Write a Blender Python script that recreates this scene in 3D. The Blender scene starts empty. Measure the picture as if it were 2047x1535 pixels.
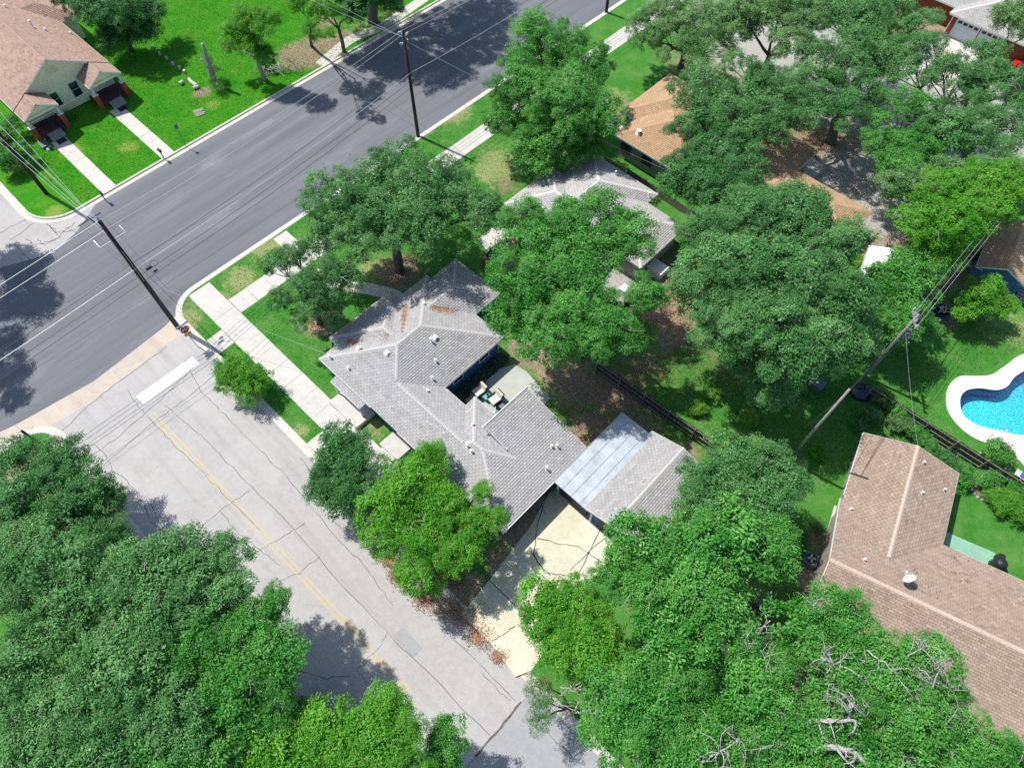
import bpy, bmesh, math, random
import numpy as np
from mathutils import Vector, Matrix
random.seed(7); RNG = np.random.default_rng(7)
SC = bpy.context.scene; COL = SC.collection

# ------------------------------------------------------------------ camera, sky, sun, exposure
CAM_H = 50.0
cam_d = bpy.data.cameras.new('camera'); cam = bpy.data.objects.new('camera', cam_d); COL.objects.link(cam)
cam.location = (0, 0, CAM_H); cam.rotation_euler = (math.radians(30), 0, 0)
cam_d.sensor_width = 36; cam_d.lens = 24; cam_d.clip_end = 2000; SC.camera = cam
SUN_EL = 59.0; SUN_AZ = 180 - 32.5            # azimuth of the sun, degrees counter-clockwise from +X
world = bpy.data.worlds.new('World'); SC.world = world; world.use_nodes = True
_n = world.node_tree.nodes; _n.clear()
sky = _n.new('ShaderNodeTexSky'); sky.sky_type = 'NISHITA'; sky.sun_disc = False
sky.sun_elevation = math.radians(SUN_EL); sky.sun_rotation = math.radians(90 - SUN_AZ)
bg = _n.new('ShaderNodeBackground'); bg.inputs[1].default_value = 0.13; wo = _n.new('ShaderNodeOutputWorld')
world.node_tree.links.new(sky.outputs[0], bg.inputs[0]); world.node_tree.links.new(bg.outputs[0], wo.inputs[0])
sun_d = bpy.data.lights.new('sun', 'SUN'); sun_d.energy = 4.5; sun_d.angle = math.radians(0.55); sun_d.color = (1, .965, .91)
sun = bpy.data.objects.new('sun', sun_d); COL.objects.link(sun); sun.location = (0, 0, 80)
_sd = Vector((math.cos(math.radians(SUN_EL)) * math.cos(math.radians(SUN_AZ)), math.cos(math.radians(SUN_EL)) * math.sin(math.radians(SUN_AZ)), math.sin(math.radians(SUN_EL))))
sun.rotation_euler = _sd.to_track_quat('Z', 'Y').to_euler()
SC.view_settings.view_transform = 'Standard'; SC.view_settings.look = 'None'
SC.view_settings.exposure = 0.22; SC.view_settings.gamma = 1.0
SC.cycles.max_bounces = 6; SC.cycles.diffuse_bounces = 3; SC.cycles.glossy_bounces = 2; SC.cycles.transmission_bounces = 4
SC.cycles.transparent_max_bounces = 8; SC.cycles.caustics_reflective = False; SC.cycles.caustics_refractive = False
SC.cycles.use_denoising = False

# ------------------------------------------------------------------ frames and helpers
# street grid: s runs along the side street (towards the lower right), t along the wide road
TH = math.radians(-43.8); E1 = (math.cos(TH), math.sin(TH)); E2 = (-math.sin(TH), math.cos(TH))
def W(s, t, z=0.0): return Vector((s*E1[0]+t*E2[0], s*E1[1]+t*E2[1], z))
def G(u, v, z=0.0):
    """survey: world position of a point seen at (u, v) of the photograph when it stands at height z"""
    a = (u-1023.5)/1364.7; b = (767.5-v)/1364.7
    d = (a, .5+.8660254*b, -.8660254+.5*b); k = (z-CAM_H)/d[2]
    return Vector((d[0]*k, d[1]*k, z))
def depth(p): return p.y*.5-(p.z-CAM_H)*.8660254
def ST(u, v, z=0.0):
    p = G(u, v, z); return (p.x*E1[0]+p.y*E1[1], p.x*E2[0]+p.y*E2[1])

def tag(o, label=None, cat=None, group=None, kind=None):
    if label: o['label'] = label
    if cat: o['category'] = cat
    if group: o['group'] = group
    if kind: o['kind'] = kind
    return o
def empty(name, loc, rz=0.0, label=None, cat=None, group=None, parent=None):
    o = bpy.data.objects.new(name, None); COL.objects.link(o); o.location = loc; o.rotation_euler = (0, 0, rz)
    o.empty_display_size = .3; o.parent = parent
    return tag(o, label, cat, group)
def add(name, mesh, parent=None, mat=None, loc=None, matrix=None):
    o = bpy.data.objects.new(name, mesh); COL.objects.link(o)
    if mat is not None:
        if not mesh.materials: mesh.materials.append(mat)
        elif mesh.materials[0] != mat:
            o.material_slots[0].link = 'OBJECT'; o.material_slots[0].material = mat
    o.parent = parent
    if loc is not None: o.location = loc
    if matrix is not None: o.matrix_local = matrix
    return o
def copy_tree(o, parent=None):
    c = o.copy(); COL.objects.link(c); c.parent = parent
    for ch in list(o.children): copy_tree(ch, c)
    return c

class MB:
    """collects faces, then becomes one mesh object"""
    def __init__(self): self.v = []; self.f = []; self.tint = []
    def face(self, pts, tint=.5):
        k = len(self.v); self.v += [tuple(p) for p in pts]; self.f.append(tuple(range(k, k+len(pts)))); self.tint.append(tint)
    def box(self, c, size, rz=0.0, M=None, tint=.5):
        hx, hy, hz = size[0]/2, size[1]/2, size[2]/2
        R = M if M is not None else Matrix.Rotation(rz, 3, 'Z'); c = Vector(c)
        P = [c+R@Vector((x*hx, y*hy, z*hz)) for z in (-1, 1) for x, y in ((-1, -1), (1, -1), (1, 1), (-1, 1))]
        k = len(self.v); self.v += [tuple(p) for p in P]
        for f in ((3, 2, 1, 0), (4, 5, 6, 7), (0, 1, 5, 4), (1, 2, 6, 5), (2, 3, 7, 6), (3, 0, 4, 7)):
            self.f.append(tuple(k+i for i in f)); self.tint.append(tint)
        return self
    def prism(self, poly, z0, z1, tint=.5):
        n = len(poly); k = len(self.v)
        self.v += [(p[0], p[1], z0) for p in poly]+[(p[0], p[1], z1) for p in poly]
        self.f.append(tuple(range(k+n-1, k-1, -1))); self.f.append(tuple(range(k+n, k+2*n)))
        for i in range(n): j = (i+1) % n; self.f.append((k+i, k+j, k+n+j, k+n+i))
        self.tint += [tint]*(n+2); return self
    def tube(self, pts, rads, n=6, cap=True, tint=.5):
        pts = [Vector(p) for p in pts]
        if not hasattr(rads, '__len__'): rads = [rads]*len(pts)
        k = len(self.v); up = None
        for i, p in enumerate(pts):
            d = (pts[min(i+1, len(pts)-1)]-pts[max(i-1, 0)])
            if d.length < 1e-6: d = Vector((0, 0, 1))
            d.normalize()
            a = d.orthogonal().normalized() if up is None else (up-d*up.dot(d))
            if a.length < 1e-4: a = d.orthogonal()
            a.normalize(); up = a; b = d.cross(a)
            for q in range(n):
                an = 2*math.pi*q/n; self.v.append(tuple(p+(a*math.cos(an)+b*math.sin(an))*rads[i]))
        for i in range(len(pts)-1):
            for q in range(n):
                q2 = (q+1) % n; self.f.append((k+i*n+q, k+i*n+q2, k+(i+1)*n+q2, k+(i+1)*n+q)); self.tint.append(tint)
        if cap:
            self.f.append(tuple(k+q for q in range(n-1, -1, -1))); e = k+(len(pts)-1)*n
            self.f.append(tuple(e+q for q in range(n))); self.tint += [tint]*2
        return self
    def lathe(self, c, prof, n=16, tint=.5):
        c = Vector(c); return self.tube([c+Vector((0, 0, z)) for r, z in prof], [max(r, .001) for r, z in prof], n, True, tint)
    def mesh(self, name, smooth=False):
        m = bpy.data.meshes.new(name); m.from_pydata(self.v, [], self.f)
        a = m.attributes.new('tint', 'FLOAT', 'FACE'); a.data.foreach_set('value', self.tint)
        if smooth: m.polygons.foreach_set('use_smooth', [True]*len(m.polygons))
        m.update(); return m
    def build(self, name, mat, parent=None, smooth=False, loc=None): return add(name, self.mesh(name, smooth), parent, mat, loc)

def ccw(poly):
    a = sum(poly[i][0]*poly[(i+1) % len(poly)][1]-poly[(i+1) % len(poly)][0]*poly[i][1] for i in range(len(poly)))
    return poly if a > 0 else poly[::-1]
def clip_half(poly, a, b, c):
    """keep a*x+b*y+c <= 0"""
    out = []; n = len(poly)
    for i in range(n):
        p, q = poly[i], poly[(i+1) % n]; dp = a*p[0]+b*p[1]+c; dq = a*q[0]+b*q[1]+c
        if dp <= 1e-9: out.append(p)
        if (dp < -1e-9 and dq > 1e-9) or (dp > 1e-9 and dq < -1e-9):
            k = dp/(dp-dq); out.append((p[0]+(q[0]-p[0])*k, p[1]+(q[1]-p[1])*k))
    return out
def clip_poly(poly, cl):
    cl = ccw(cl)
    for i in range(len(cl)):
        p, q = cl[i], cl[(i+1) % len(cl)]; a = q[1]-p[1]; b = -(q[0]-p[0])
        poly = clip_half(poly, a, b, -(a*p[0]+b*p[1]))
        if len(poly) < 3: return []
    return poly
def area(poly): return abs(sum(poly[i][0]*poly[(i+1) % len(poly)][1]-poly[(i+1) % len(poly)][0]*poly[i][1] for i in range(len(poly))))/2
def inside(poly, x, y):
    r = False; n = len(poly); j = n-1
    for i in range(n):
        if (poly[i][1] > y) != (poly[j][1] > y) and x < (poly[j][0]-poly[i][0])*(y-poly[i][1])/(poly[j][1]-poly[i][1])+poly[i][0]: r = not r
        j = i
    return r

# ------------------------------------------------------------------ materials
class NT:
    def __init__(self, name):
        self.m = bpy.data.materials.new(name); self.m.use_nodes = True; self.t = self.m.node_tree; self.t.nodes.clear()
        self.out = self.n('ShaderNodeOutputMaterial'); self.b = self.n('ShaderNodeBsdfPrincipled'); self.l(self.b.outputs[0], self.out.inputs[0])
        self.pos = self.n('ShaderNodeNewGeometry').outputs['Position']
    def n(self, t): return self.t.nodes.new(t)
    def l(self, a, b): self.t.links.new(a, b)
    def noise(self, scale, detail=4, rough=.6, vec=None, stretch=None, rot=0):
        x = self.n('ShaderNodeTexNoise'); x.inputs['Scale'].default_value = scale; x.inputs['Detail'].default_value = detail; x.inputs['Roughness'].default_value = rough
        v = vec or self.pos
        if stretch:
            mp = self.n('ShaderNodeMapping'); mp.vector_type = 'TEXTURE'; mp.inputs['Scale'].default_value = tuple(1/x for x in stretch); mp.inputs['Rotation'].default_value = (0, 0, TH)
            self.l(v, mp.inputs[0]); v = mp.outputs[0]
        self.l(v, x.inputs['Vector']); return x.outputs[0]
    def vor(self, scale, feature='F1', out=0, vec=None):
        x = self.n('ShaderNodeTexVoronoi'); x.feature = feature; x.inputs['Scale'].default_value = scale; self.l(vec or self.pos, x.inputs['Vector']); return x.outputs[out]
    def attr(self, name, out='Fac'):
        x = self.n('ShaderNodeAttribute'); x.attribute_name = name; return x.outputs[out]
    def ramp(self, fac, stops, interp='LINEAR'):
        x = self.n('ShaderNodeValToRGB'); x.color_ramp.interpolation = interp; e = x.color_ramp.elements
        while len(e) < len(stops): e.new(.5)
        for i, (p, c) in enumerate(stops): e[i].position = p; e[i].color = (*c, 1) if len(c) == 3 else c
        self.l(fac, x.inputs[0]); return x.outputs[0]
    def g(self, fac, a, b): return self.ramp(fac, [(a, (0, 0, 0)), (b, (1, 1, 1))])
    def mix(self, fac, a, b, mode='MIX'):
        x = self.n('ShaderNodeMix'); x.data_type = 'RGBA'; x.blend_type = mode
        for i, k in ((0, fac), (6, a), (7, b)):
            if hasattr(k, 'is_linked') or hasattr(k, 'links'): self.l(k, x.inputs[i])
            elif i == 0: x.inputs[0].default_value = k
            else: x.inputs[i].default_value = (*k, 1) if len(k) == 3 else k
        return x.outputs[2]
    def math(self, op, a, b):
        x = self.n('ShaderNodeMath'); x.operation = op
        for i, k in enumerate((a, b)):
            if hasattr(k, 'links'): self.l(k, x.inputs[i])
            else: x.inputs[i].default_value = k
        return x.outputs[0]
    def bump(self, h, strength=.5, dist=.02):
        x = self.n('ShaderNodeBump'); x.inputs['Strength'].default_value = strength; x.inputs['Distance'].default_value = dist
        self.l(h, x.inputs['Height']); self.l(x.outputs[0], self.b.inputs['Normal'])
    def col(self, c):
        if hasattr(c, 'links'): self.l(c, self.b.inputs['Base Color'])
        else: self.b.inputs['Base Color'].default_value = (*c, 1)
    def done(self, rough=.85, spec=.25, metal=0.0):
        self.b.inputs['Roughness'].default_value = rough; self.b.inputs['Specular IOR Level'].default_value = spec; self.b.inputs['Metallic'].default_value = metal; return self.m
M = {}
def plain(name, c, rough=.7, var=.18, scale=3.0, spec=.3, metal=0.0, bump=0.0, dirt=None):
    k = NT(name); n1 = k.noise(scale, 5); lo = tuple(x*(1-var) for x in c); hi = tuple(min(1, x*(1+var)) for x in c)
    cc = k.ramp(n1, [(.3, lo), (.7, hi)])
    if dirt: cc = k.mix(k.g(k.noise(scale*.35, 6, .7), .52, .72), cc, dirt)
    k.col(cc)
    if bump: k.bump(k.noise(scale*8, 3), bump, .01)
    M[name] = k.done(rough, spec, metal); return M[name]

def mk_asphalt():
    k = NT('asphalt'); st = k.noise(1.0, 5, .65, None, (.9, .05, 1), -TH); big = k.noise(.09, 4); fine = k.noise(55, 2, .8)
    c = k.ramp(st, [(.28, (.095, .102, .118)), (.5, (.14, .148, .165)), (.72, (.215, .22, .232))])
    c = k.mix(k.g(big, .4, .75), c, (.15, .157, .17))
    c = k.mix(k.g(k.noise(.35, 6, .7, None, (1, .25, 1), -TH), .58, .8), c, (.27, .275, .285))
    c = k.mix(.22, c, k.ramp(fine, [(.3, (.05, .053, .06)), (.7, (.34, .35, .37))]))
    k.col(c); k.bump(fine, .25, .01); M['asphalt'] = k.done(.82, .25)
def mk_concrete(name, base, warm, speck=.25, stain=.3, streak=True):
    k = NT(name); big = k.noise(.22, 6, .65); mid = k.noise(2.2, 5, .7); fine = k.noise(38, 3, .85)
    c = k.ramp(mid, [(.25, tuple(x*.8 for x in base)), (.75, tuple(min(.95, x*1.12) for x in base))])
    c = k.mix(k.g(big, .45, .7), c, warm)
    if streak: c = k.mix(k.math('MULTIPLY', k.g(k.noise(.8, 5, .7, None, (.06, 1, 1), -TH), .5, .75), stain), c, tuple(x*.55 for x in base))
    c = k.mix(k.math('MULTIPLY', k.g(k.noise(1.1, 8, .8), .58, .7), stain), c, tuple(x*.5 for x in base))
    c = k.mix(speck, c, k.ramp(fine, [(.32, tuple(x*.35 for x in base)), (.62, tuple(min(1, x*1.3) for x in base))]))
    k.col(c); k.bump(fine, .2, .008); M[name] = k.done(.88, .2)
def mk_grass(name, lo, mid, hi, dry=(.3, .27, .11)):
    k = NT(name); a = k.noise(9, 6, .8); b = k.noise(.45, 6, .7); f = k.vor(14); blade = k.noise(17, 4, .9)
    c = k.ramp(a, [(.3, lo), (.52, mid), (.74, hi)])
    c = k.mix(k.g(b, .38, .72), c, k.mix(.5, hi, dry), 'MIX')
    c = k.mix(k.math('MULTIPLY', k.g(k.noise(2.6, 5, .75), .45, .72), .5), c, tuple(x*.75 for x in lo))
    c = k.mix(.5, c, k.ramp(blade, [(.32, tuple(x*.3 for x in lo)), (.5, mid), (.68, tuple(min(1, x*1.5) for x in hi))]))
    mask = k.attr('mask', 'Color'); sep = k.n('ShaderNodeSeparateColor'); k.l(mask, sep.inputs[0])
    edge = k.math('SUBTRACT', k.noise(1.6, 7, .75), .5)
    edge2 = k.math('ADD', k.math('MULTIPLY', edge, 1.1), k.math('MULTIPLY', k.math('SUBTRACT', k.noise(11, 4, .8), .5), .8))
    def m(ch, w=1.0): return k.g(k.math('ADD', sep.outputs[ch], k.math('MULTIPLY', edge2, w)), .38, .62)
    dryc = k.ramp(k.noise(18, 5, .8), [(.3, tuple(x*.5 for x in dry)), (.7, tuple(min(1, x*1.5) for x in dry))])
    c = k.mix(k.math('MULTIPLY', m(1), .8), c, dryc)
    dirt = k.ramp(k.noise(7, 7, .8), [(.28, (.09, .06, .035)), (.45, (.25, .185, .12)), (.6, (.42, .34, .24)), (.75, (.6, .52, .42))])
    c = k.mix(m(0), c, dirt)
    grav = k.ramp(k.noise(14, 6, .85), [(.28, (.16, .14, .125)), (.5, (.42, .4, .37)), (.72, (.66, .63, .58))])
    c = k.mix(m(2), c, grav)
    k.col(c); k.bump(k.math('ADD', blade, f), .75, .05); M[name] = k.done(.95, .08)
def mk_shingle(name, cols, lic=(.3, .3, .29)):
    k = NT(name); t = k.attr('tint'); c = k.ramp(t, [(i/(len(cols)-1), q) for i, q in enumerate(cols)])
    c = k.mix(k.math('MULTIPLY', k.g(k.noise(.45, 6, .7), .42, .72), .6), c, lic)
    c = k.mix(k.math('MULTIPLY', k.g(k.noise(.8, 7, .75), .52, .8), .5), c, tuple(x*.8 for x in cols[0]))
    fine = k.noise(60, 2, .9); c = k.mix(.3, c, k.ramp(fine, [(.3, tuple(x*.3 for x in cols[0])), (.7, tuple(min(1, x*1.6) for x in cols[-1]))]))
    k.col(c); k.bump(fine, .3, .01); M[name] = k.done(.92, .12)
def mk_leaf(name, cols, transl=.45):
    k = NT(name); t = k.attr('tint'); oi = k.n('ShaderNodeObjectInfo'); r = oi.outputs['Random']
    c = k.ramp(t, [(i/(len(cols)-1), q) for i, q in enumerate(cols)])
    c = k.mix(k.math('MULTIPLY', r, .35), c, tuple(x*1.35 for x in cols[-1]))
    c = k.mix(k.math('MULTIPLY', k.g(k.noise(.5, 4), .4, .75), .35), c, tuple(x*.75 for x in cols[0]))
    k.col(c); k.done(.5, .28)
    tr = k.n('ShaderNodeBsdfTranslucent'); k.l(k.mix(.35, c, tuple(x*1.5 for x in cols[-1])), tr.inputs[0]); ms = k.n('ShaderNodeMixShader'); ms.inputs[0].default_value = transl*.55
    k.l(k.b.outputs[0], ms.inputs[1]); k.l(tr.outputs[0], ms.inputs[2]); k.l(ms.outputs[0], k.out.inputs[0]); M[name] = k.m
mk_asphalt()
mk_concrete('street_concrete', (.43, .415, .4), (.49, .47, .45), .25, .6)
mk_concrete('apron_concrete', (.52, .46, .38), (.6, .5, .42), .3, .5)
mk_concrete('walk_concrete', (.57, .545, .505), (.66, .63, .58), .25, .6, False)
mk_concrete('old_walk', (.58, .54, .5), (.66, .6, .54), .25, .3, False)
mk_concrete('kerb_concrete', (.6, .57, .52), (.62, .55, .46), .2, .45, False)
mk_concrete('drive_concrete', (.6, .57, .43), (.74, .72, .58), .2, .6, False)
mk_concrete('patio_concrete', (.42, .46, .41), (.5, .51, .43), .15, .3, False)
mk_concrete('green_patio', (.25, .46, .33), (.35, .5, .4), .15, .3, False)
mk_concrete('pool_deck', (.8, .79, .77), (.84, .8, .77), .08, .12, False)
mk_concrete('grey_patch', (.36, .36, .37), (.4, .4, .4), .25, .4)
mk_grass('grass_vivid', (.012, .13, .005), (.03, .24, .008), (.08, .33, .016), (.26, .33, .07))
mk_grass('grass_front', (.016, .115, .01), (.042, .22, .024), (.1, .31, .055), (.33, .35, .15))
mk_grass('grass_far', (.012, .075, .008), (.03, .14, .02), (.06, .2, .04))
mk_shingle('shingle_grey', [(.25, .24, .238), (.33, .32, .318), (.39, .38, .375), (.46, .45, .445)], (.41, .4, .395))
mk_shingle('shingle_brown', [(.19, .135, .1), (.285, .21, .16), (.35, .265, .205), (.43, .335, .265)], (.41, .315, .245))
mk_shingle('shingle_tan', [(.3, .185, .105), (.4, .255, .15), (.47, .31, .19), (.54, .375, .24)], (.44, .29, .18))
mk_shingle('shingle_rose', [(.2, .125, .1), (.33, .22, .175), (.42, .285, .225), (.5, .36, .29)], (.43, .3, .24))
mk_shingle('shingle_pale', [(.3, .285, .27), (.38, .365, .35), (.45, .43, .41), (.52, .5, .48)], (.47, .455, .44))
mk_shingle('shingle_grey_cap', [(.4, .385, .37), (.44, .425, .41), (.48, .465, .45), (.52, .505, .49)], (.46, .445, .43)); mk_shingle('shingle_pale_cap', [(.55, .53, .5), (.6, .58, .55), (.66, .63, .6), (.7, .68, .65)], (.64, .61, .58)); mk_shingle('shingle_brown_cap', [(.4, .31, .25), (.48, .37, .3), (.54, .43, .35), (.6, .48, .4)], (.5, .4, .33))
mk_leaf('leaf_oak', [(.02, .1, .022), (.046, .195, .04), (.088, .29, .064), (.22, .42, .15)])
mk_leaf('leaf_dark', [(.014, .085, .018), (.03, .155, .03), (.06, .24, .05), (.14, .33, .1)])
mk_leaf('leaf_mid', [(.016, .13, .014), (.038, .235, .023), (.08, .34, .042), (.19, .44, .1)])
mk_leaf('leaf_bright', [(.026, .175, .006), (.06, .3, .012), (.115, .4, .024), (.22, .47, .06)], .6)
mk_leaf('leaf_yellow', [(.05, .21, .006), (.11, .33, .014), (.18, .43, .03), (.26, .48, .07)], .6)
mk_leaf('leaf_olive', [(.034, .135, .024), (.075, .23, .045), (.135, .315, .08), (.29, .43, .19)])
mk_leaf('leaf_litter', [(.16, .075, .035), (.25, .125, .06), (.36, .2, .1), (.5, .33, .2)], .1)
plain('roof_felt_pale', (.22, .215, .215), .95, .2, 5, .05); plain('roof_felt', (.19, .145, .12), .95, .2, 5, .05); plain('bark', (.16, .14, .125), .95, .45, 9, .1, 0, .6); plain('bark_pale', (.36, .34, .31), .95, .4, 10, .1, 0, .6)
plain('pole_wood', (.055, .04, .034), .9, .45, 6, .15, 0, .4); plain('pole_grey', (.33, .3, .27), .9, .35, 6, .15, 0, .4)
plain('fence_wood', (.085, .075, .068), .92, .5, 5, .1, 0, .4); plain('new_wood', (.36, .27, .17), .85, .35, 7, .15, 0, .3); plain('grey_wood', (.26, .23, .2), .9, .4, 7, .1, 0, .4)
plain('white_paint', (.72, .72, .71), .6, .06, 2, .3); plain('cream_paint', (.93, .86, .64), .8, .07, 1.2, .2, dirt=(.86, .8, .6)); plain('navy_siding', (.035, .11, .3), .65, .2, 1.5, .3)
plain('blue_siding', (.05, .16, .3), .7, .2, 2, .3); plain('taupe_siding', (.3, .27, .245), .8, .1, 2, .2); plain('brick_red', (.23, .075, .045), .9, .35, 9, .1, 0, .4); plain('brick_orange', (.36, .11, .05), .9, .35, 9, .1, 0, .4)
plain('dark_trim', (.03, .035, .05), .6, .2, 3, .3); plain('glass', (.02, .035, .055), .08, .2, .8, .6); plain('white_line', (.82, .82, .8), .8, .08, 3, .2); plain('door_white', (.55, .6, .66), .6, .06, 2, .3)
plain('galv', (.44, .49, .53), .5, .2, 1.2, .4, .2, 0, dirt=(.42, .46, .5)); plain('steel', (.42, .46, .5), .45, .15, 4, .5, .6); plain('insulator', (.35, .45, .6), .3, .15, 4, .5)
plain('wire_pale', (.42, .44, .46), .5, .1, 1, .4, .3); plain('wire_dark', (.03, .03, .034), .6, .2, 1, .3); plain('black_plastic', (.02, .021, .024), .5, .3, 4, .4)
plain('sign_red', (.3, .008, .025), .5, .08, 4, .3); plain('sign_white', (.85, .85, .85), .5, .03, 4, .3); plain('sign_blue', (.05, .14, .4), .5, .08, 4, .3); plain('sign_orange', (.72, .3, .015), .5, .06, 4, .3)
plain('tar', (.12, .115, .11), .9, .3, 5, .1); plain('dirt_dark', (.05, .042, .036), .95, .5, 8, .05, 0, .8); plain('rock_dark', (.075, .068, .065), .9, .5, 6, .2, 0, .5); plain('rock_pale', (.46, .44, .42), .9, .35, 6, .15, 0, .4)
plain('cushion', (.66, .62, .56), .9, .08, 6, .1, 0, .1); plain('teal', (.12, .4, .38), .5, .1, 5, .3); plain('green_bin', (.02, .17, .13), .5, .15, 3, .3); plain('grey_plastic', (.13, .17, .2), .5, .15, 3, .3); plain('blue_tub', (.012, .045, .2), .4, .15, 3, .4)
plain('log_pale', (.55, .5, .44), .9, .35, 9, .1, 0, .4); plain('hydrant_red', (.62, .1, .05), .5, .12, 7, .3); plain('stone_mulch', (.25, .18, .13), .95, .4, 12, .05, 0, .5)
plain('car_maroon', (.16, .008, .025), .22, .08, 1, .55); plain('car_navy', (.012, .022, .05), .25, .1, 1, .55); plain('car_red', (.5, .02, .015), .25, .08, 1, .5); plain('rubber', (.018, .018, .018), .85, .2, 8, .1)
plain('flower_pink', (.55, .15, .2), .7, .3, 9, .1); plain('white_metal', (.83, .83, .83), .45, .04, 1, .3); plain('plum', (.1, .045, .055), .8, .25, 4, .2); plain('grey_step', (.33, .31, .3), .85, .2, 4, .2)

# ------------------------------------------------------------------ ground, roads, kerbs, walks
LAWN = 0.11
def struct(o): return tag(o, kind='structure')
def sheet(name, poly, z, mat, parent=None):
    mb = MB(); mb.face([W(s, t, z) for s, t in ccw(poly)]); o = mb.build(name, M[mat], parent)
    return o
mb = MB(); mb.face([(-500, -500, -.04), (500, -500, -.04), (500, 500, -.04), (-500, 500, -.04)])
g = mb.build('ground', M['grass_far']); struct(g)
struct(sheet('road', [(-64.8, -140), (-44.95, -140), (-44.95, -9), (-46.0, -8), (-48.05, 8.2), (-48.05, 200), (-64.8, 200)], 0.0, 'asphalt'))
o = sheet('side_street', [(-46.2, -8.1), (90, -8.1), (90, 5.15), (-46.2, 5.15)], 0.004, 'street_concrete'); struct(o); STREET = o
struct(sheet('street_apron', [(-48.06, -16), (-45.6, -12), (-45.4, -9.2), (-44.4, -8.3), (-44.05, -5), (-44.3, 0), (-44.6, 2.8), (-44.3, 5.2), (-45.5, 6.2), (-46.9, 6), (-46.3, 3.5), (-45.75, -3.5), (-46.6, -10)], 0.008, 'apron_concrete'))
struct(sheet('asphalt_tongue', [(-48.06, -16), (-46.6, -10), (-45.75, -3.5), (-46.3, 3.5), (-46.9, 6), (-48.06, 8)], 0.006, 'asphalt'))
o = sheet('far_side_street', [(-130, -11.5), (-64.7, -11.5), (-64.7, -9), (-63.2, -3), (-61.4, 1.0), (-62.2, 3.8), (-63.6, 6), (-64.9, 8), (-66, 3), (-130, 1.9)], 0.004, 'street_concrete'); struct(o); FARST = o
sheet('repaving', [(-2.6, -8.05), (90, -8.05), (90, 5.1), (-2.6, 5.1)], 0.010, 'grey_patch', STREET); struct(STREET)

def arc(cx, cy, r, a0, a1, n=10): return [(cx+r*math.cos(math.radians(a0+(a1-a0)*i/n)), cy+r*math.sin(math.radians(a0+(a1-a0)*i/n))) for i in range(n+1)]
SE = arc(-45.3, 7.9, 2.7, 180, 270)+[(90, 5.2), (90, 115), (-48.0, 115)]
SW = [(90, -8.15)]+arc(-42.9, -10.3, 2.15, 90, 180)+[(-45.05, -70), (90, -70)]
NW = arc(-68.3, 5.2, 3.5, -90, 0)+[(-64.8, 115), (-120, 115), (-120, 1.7)]
FW = [(-64.8, -70), (-64.8, -14)]+arc(-67.3, -14, 2.5, 0, 90)+[(-120, -11.5), (-120, -70)]
def near_pt(poly, x, y):
    best = None
    for i in range(len(poly)):
        p, q = poly[i], poly[(i+1) % len(poly)]; dx, dy = q[0]-p[0], q[1]-p[1]
        k = max(0, min(1, ((x-p[0])*dx+(y-p[1])*dy)/(dx*dx+dy*dy+1e-12))); c = (p[0]+dx*k, p[1]+dy*k); d = (c[0]-x)**2+(c[1]-y)**2
        if best is None or d < best[0]: best = (d, c)
    return best[1]
def lawn(name, poly, rect, cell, blobs, mat, kind='structure'):
    poly = ccw(poly); s0, s1, t0, t1 = rect; ns = int((s1-s0)/cell); nt = int((t1-t0)/cell)
    S, T = np.meshgrid(s0+np.arange(ns+1)*cell, t0+np.arange(nt+1)*cell, indexing='ij'); ins = np.zeros(S.shape, bool)
    j = len(poly)-1
    for i in range(len(poly)):
        a, b = poly[i], poly[j]; cond = ((a[1] > T) != (b[1] > T))
        with np.errstate(divide='ignore', invalid='ignore'): xs = (b[0]-a[0])*(T-a[1])/(b[1]-a[1])+a[0]
        ins ^= cond & (S < xs); j = i
    cellok = ins[:-1, :-1] | ins[1:, :-1] | ins[:-1, 1:] | ins[1:, 1:]
    used = np.zeros(S.shape, bool)
    for a in (0, 1):
        for b in (0, 1): used[a:a+ns, b:b+nt] |= cellok
    for i, k in zip(*np.where(used & ~ins)): S[i, k], T[i, k] = near_pt(poly, S[i, k], T[i, k])
    X = S*E1[0]+T*E2[0]; Y = S*E1[1]+T*E2[1]
    mask = np.zeros(S.shape+(3,))
    for u, v, r, ch, a in blobs:
        p = G(u, v, LAWN); d2 = (X-p.x)**2+(Y-p.y)**2; mask[..., ch] = np.maximum(mask[..., ch], a*np.exp(-d2/(r*r)))
    idx = -np.ones(S.shape, int); idx[used] = np.arange(used.sum())
    Z = LAWN+.006*np.sin(S*.9+T*.35)*np.sin(T*.7-S*.2)
    verts = np.stack([X[used], Y[used], Z[used]], 1)
    ii, kk = np.where(cellok); faces = np.stack([idx[ii, kk], idx[ii+1, kk], idx[ii+1, kk+1], idx[ii, kk+1]], 1)
    m = bpy.data.meshes.new(name); m.from_pydata(verts.tolist(), [], faces.tolist())
    ca = m.attributes.new('mask', 'FLOAT_COLOR', 'POINT'); mk = np.concatenate([mask[used], np.ones((used.sum(), 1))], 1); ca.data.foreach_set('color', mk.ravel())
    m.polygons.foreach_set('use_smooth', [True]*len(m.polygons)); m.update()
    o = add(name, m, None, M[mat]); tag(o, kind=kind); return o
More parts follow.
